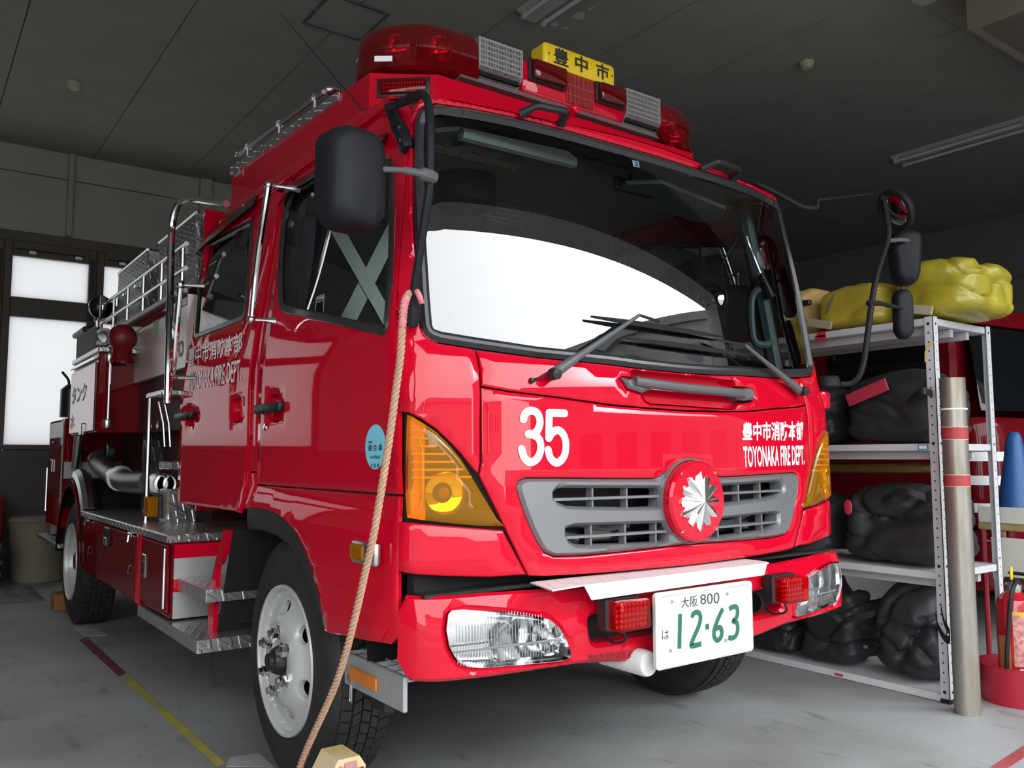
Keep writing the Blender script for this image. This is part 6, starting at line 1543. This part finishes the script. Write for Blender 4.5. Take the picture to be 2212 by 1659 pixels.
# ------------------------------------------------------------------ second fire engine in the next bay
F2 = thing('fire_engine', 'second fire engine in the dark bay behind the shelf', 'fire engine', (4.0, 3.0, 0))
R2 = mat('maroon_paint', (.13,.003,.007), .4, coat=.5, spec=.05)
x0, x1 = 2.95, 5.05
_h2 = lambda z: 1.05; _y2 = smooth_tab([(.4,.30),(1.3,.30),(1.4,.36),(2.3,.52),(2.45,.6)], .03)
C2 = Front(_h2, _y2, .10, .16)
class Shift:
    def __init__(s, f, dx): s.f, s.dx = f, dx
    def pt(s, u, z, off=0): return s.f.pt(u, z, off)+Vector((s.dx, 0, 0))
C2S = Shift(C2, 4.0)
lw_ = 1.05
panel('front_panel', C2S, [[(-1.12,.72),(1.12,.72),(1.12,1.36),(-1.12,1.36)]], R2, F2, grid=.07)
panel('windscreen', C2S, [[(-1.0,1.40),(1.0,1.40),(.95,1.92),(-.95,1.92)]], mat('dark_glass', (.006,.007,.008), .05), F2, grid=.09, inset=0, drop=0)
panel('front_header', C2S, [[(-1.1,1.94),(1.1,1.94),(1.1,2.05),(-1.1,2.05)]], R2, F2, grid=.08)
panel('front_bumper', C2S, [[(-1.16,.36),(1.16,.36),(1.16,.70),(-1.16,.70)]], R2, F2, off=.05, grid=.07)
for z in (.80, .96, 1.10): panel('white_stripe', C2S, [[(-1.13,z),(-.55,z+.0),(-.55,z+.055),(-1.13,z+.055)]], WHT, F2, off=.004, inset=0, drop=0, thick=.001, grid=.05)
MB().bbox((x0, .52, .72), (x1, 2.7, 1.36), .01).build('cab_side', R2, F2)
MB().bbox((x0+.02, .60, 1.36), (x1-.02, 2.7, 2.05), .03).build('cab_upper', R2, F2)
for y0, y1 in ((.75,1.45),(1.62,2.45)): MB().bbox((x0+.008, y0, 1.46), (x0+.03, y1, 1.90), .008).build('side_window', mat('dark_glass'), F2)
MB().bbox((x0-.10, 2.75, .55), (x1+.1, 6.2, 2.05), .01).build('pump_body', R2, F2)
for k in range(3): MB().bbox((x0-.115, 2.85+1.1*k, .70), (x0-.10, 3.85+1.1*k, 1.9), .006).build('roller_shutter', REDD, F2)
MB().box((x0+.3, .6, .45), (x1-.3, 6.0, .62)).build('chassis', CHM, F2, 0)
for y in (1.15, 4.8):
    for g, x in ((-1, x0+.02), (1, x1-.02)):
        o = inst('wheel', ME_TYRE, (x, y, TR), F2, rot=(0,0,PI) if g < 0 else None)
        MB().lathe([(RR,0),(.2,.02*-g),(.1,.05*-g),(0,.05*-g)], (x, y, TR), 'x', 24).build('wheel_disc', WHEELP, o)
# ------------------------------------------------------------------ rope, chocks
rp = [P(883,634,y=.16), P(876,648,x=-1.075), P(871,675,x=-1.085), P(869,705,x=-1.09), P(866,760,x=-1.10), P(857,830,x=-1.10), P(845,920,x=-1.105), P(833,1000,x=-1.11), P(820,1080,x=-1.115), P(806,1160,x=-1.12), P(788,1240,x=-1.12), P(770,1320,x=-1.12), P(750,1400,x=-1.12), P(728,1470,x=-1.12), P(705,1525,x=-1.12), P(682,1575,x=-1.12), P(660,1625,x=-1.12), P(648,1660,x=-1.12), P(650,1690,x=-1.11)]
path = bez(rp, 10)
ropet = thing('tether_rope', 'tan twisted rope hanging from the mirror foot past the front wheel', 'rope', tuple(rp[-1]))
cum = [0]
for a, b in zip(path, path[1:]): cum.append(cum[-1]+(b-a).length)
fine = []; tt = []; step = .006; i = 0; s = 0
while s < cum[-1]:
    while cum[i+1] < s: i += 1
    t = (s-cum[i])/(cum[i+1]-cum[i]); fine.append(path[i].lerp(path[i+1], t)); tt.append(s); s += step
RP = noisy(mat('rope_fibre', (.50,.30,.20), .8), 120, .25)
pitch_ = .045; rr0 = .0058
for k in range(3):
    pts = []
    for j, p in enumerate(fine):
        t = (fine[min(j+1, len(fine)-1)]-fine[max(j-1, 0)]).normalized(); u = t.cross(Vector((0,1,0))).normalized(); w = t.cross(u)
        an = 2*PI*(tt[j]/pitch_+k/3); pts.append(p+(u*math.cos(an)+w*math.sin(an))*rr0)
    MB().tube(pts, .0058, 6).build('rope_strand', RP, ropet)
PT = noisy(mat('red_cloth_tape', (.60,.06,.12), .6), 30, .4, col2=(.65,.25,.28))
MB().tube([p for p in path[8:32]], [.011+.002*math.sin(i*1.7) for i in range(24)], 10).build('red_tape', PT, ropet)
e0 = P(900,628,y=.15); MB().tube(bez([e0, P(906,640,y=.14), P(911,656,y=.14)], 4), .0085, 8).build('rope_tail', PT, ropet)
CHK = noisy(mat('worn_chock_paint', (.62,.46,.10), .7), 7, .3, col2=(.62,.48,.30)); CHP = noisy(mat('chock_pink_face', (.58,.42,.36), .7), 9, .5, col2=(.40,.16,.15))
ck = thing('wheel_chock', 'worn yellow wheel chock with red cord handle against the front tyre', 'wheel chock', (-1.05, .50, 0))
cyk = .43; xk0, xk1 = P(706,1659,y=cyk).x, P(790,1640,y=cyk).x; hz_ = P(740,1626,y=cyk+.05).z
tl = [(xk0+.035, hz_), (xk1-.02, hz_), (xk1, hz_-.03), (xk1, 0), (xk0, 0), (xk0, hz_-.06)]
mb = MB().prism([(x, cyk, z) for x, z in tl], (0,.12,0)); mb.prism([(xk0, cyk+.12, 0), (xk0, cyk+.24, 0), (xk0, cyk+.12, .12)], (xk1-xk0, 0, 0)); mb.build('chock_block', CHK, ck, 0)
MB().prism([(xk0+.055, cyk, hz_-.012), (xk1-.03, cyk, hz_-.012), (xk1-.025, cyk, .01), (xk0+.05, cyk, .01)], (0,-.004,0)).build('chock_face', CHP, ck, 0)
xm = (xk0+xk1)/2
MB().tube([(xm-.005, cyk-.02, hz_*.84), (xm+.045, cyk-.02, hz_*.87)], .008, 8).build('handle_grip', mat('handle_red', (.30,.03,.03), .5), ck)
MB().tube(bez([(xm-.02, cyk-.008, hz_*.93), (xm-.03, cyk-.025, hz_*.82), (xm-.015, cyk-.012, hz_*.75), (xm-.002, cyk-.02, hz_*.86)], 4), .006, 6).build('handle_cord', PT, ck)
q = P(140,1319,z=0); MB_ = MB().bbox((q.x-.075, q.y-.02, 0), (q.x+.06, q.y+.16, .125), .006).build('wheel_chock', noisy(mat('orange_wood', (.30,.12,.03), .6), 8, .3)); tag(MB_, 'small orange wooden block beside the rear tyre', 'wheel chock')
# ------------------------------------------------------------------ things along the back wall
q = P(88,1262,z=0); bn = thing('waste_bin', 'beige plastic bin in the dark corner behind the rear wheel', 'bin', (q.x, q.y+.15, 0))
MB().lathe([(0,.0),(.20,.0),(.215,.02),(.25,.55),(.235,.55),(.2,.04),(0,.03)], (q.x, q.y+.22, 0), 'z', 28).build('bin_body', noisy(mat('bin_beige', (.20,.175,.12), .6), 4, .2), bn)
MB().lathe([(.257,.545),(.262,.56),(.24,.59),(0,.60)], (q.x, q.y+.22, 0), 'z', 28).build('bin_lid', mat('bin_beige'), bn)
def cloth(name, lab, pts, h, m, seed, cat):
    q = [P(a, b, z=0) for a, b in pts]; x0, x1 = min(p.x for p in q), max(p.x for p in q); y0, y1 = min(p.y for p in q), max(p.y for p in q)
    bm = bmesh.new(); bmesh.ops.create_grid(bm, x_segments=36, y_segments=36, size=1)
    for v in bm.verts:
        u, w = v.co.x, v.co.y; e = max(0, 1-max(abs(u), abs(w))**4)
        z = e*h*(.45+.55*noise.noise(Vector((u*2.2, w*2.2, seed)))+.3*(1-2*abs(noise.noise(Vector((u*4, w*4, seed+3))))))
        v.co = ((x0+x1)/2+u*(x1-x0)/2, (y0+y1)/2+w*(y1-y0)/2, .006+max(0, z))
    r = bmesh.ops.extrude_face_region(bm, geom=bm.faces[:])
    for v in [g for g in r['geom'] if isinstance(g, bmesh.types.BMVert)]: v.co.z = max(.001, v.co.z-.005)
    o = MB().bm(bm).build(name, m, None, 60); tag(o, lab, cat); return o
cloth('tarpaulin', 'flat grey tarpaulin spread on the floor at left', [(-70,1307),(98,1298),(60,1278),(-60,1280)], .05, noisy(mat('grey_tarp', (.10,.105,.10), .5), 6, .3), 2, 'tarpaulin')
bag('heap_bag', 'dark heap of sheeting against the back wall at left', (P(-50,1285,z=0).x, P(20,1285,z=0).y+.2, 0), (P(30,1285,z=0).x, P(20,1285,z=0).y+.6, .56), BBAG, 41, .07, ex=2.6, sag=.6, cat='sheeting')
q = P(8,1160,y=BACKY-.3); rc_ = thing('red_container', 'red plastic container cut off by the left edge of the photo', 'container', (q.x-.10, BACKY-.25, 0))
MB().bbox((q.x-.50, BACKY-.45, q.z-.02), (q.x-.02, BACKY-.08, P(8,1068,y=BACKY-.3).z), .05, 3).build('container_body', mat('container_red', (.22,.012,.014), .4), rc_)
MB().bbox((q.x-.45, BACKY-.42, .0), (q.x-.06, BACKY-.10, q.z-.02), .01).build('container_stand', DARK, rc_)
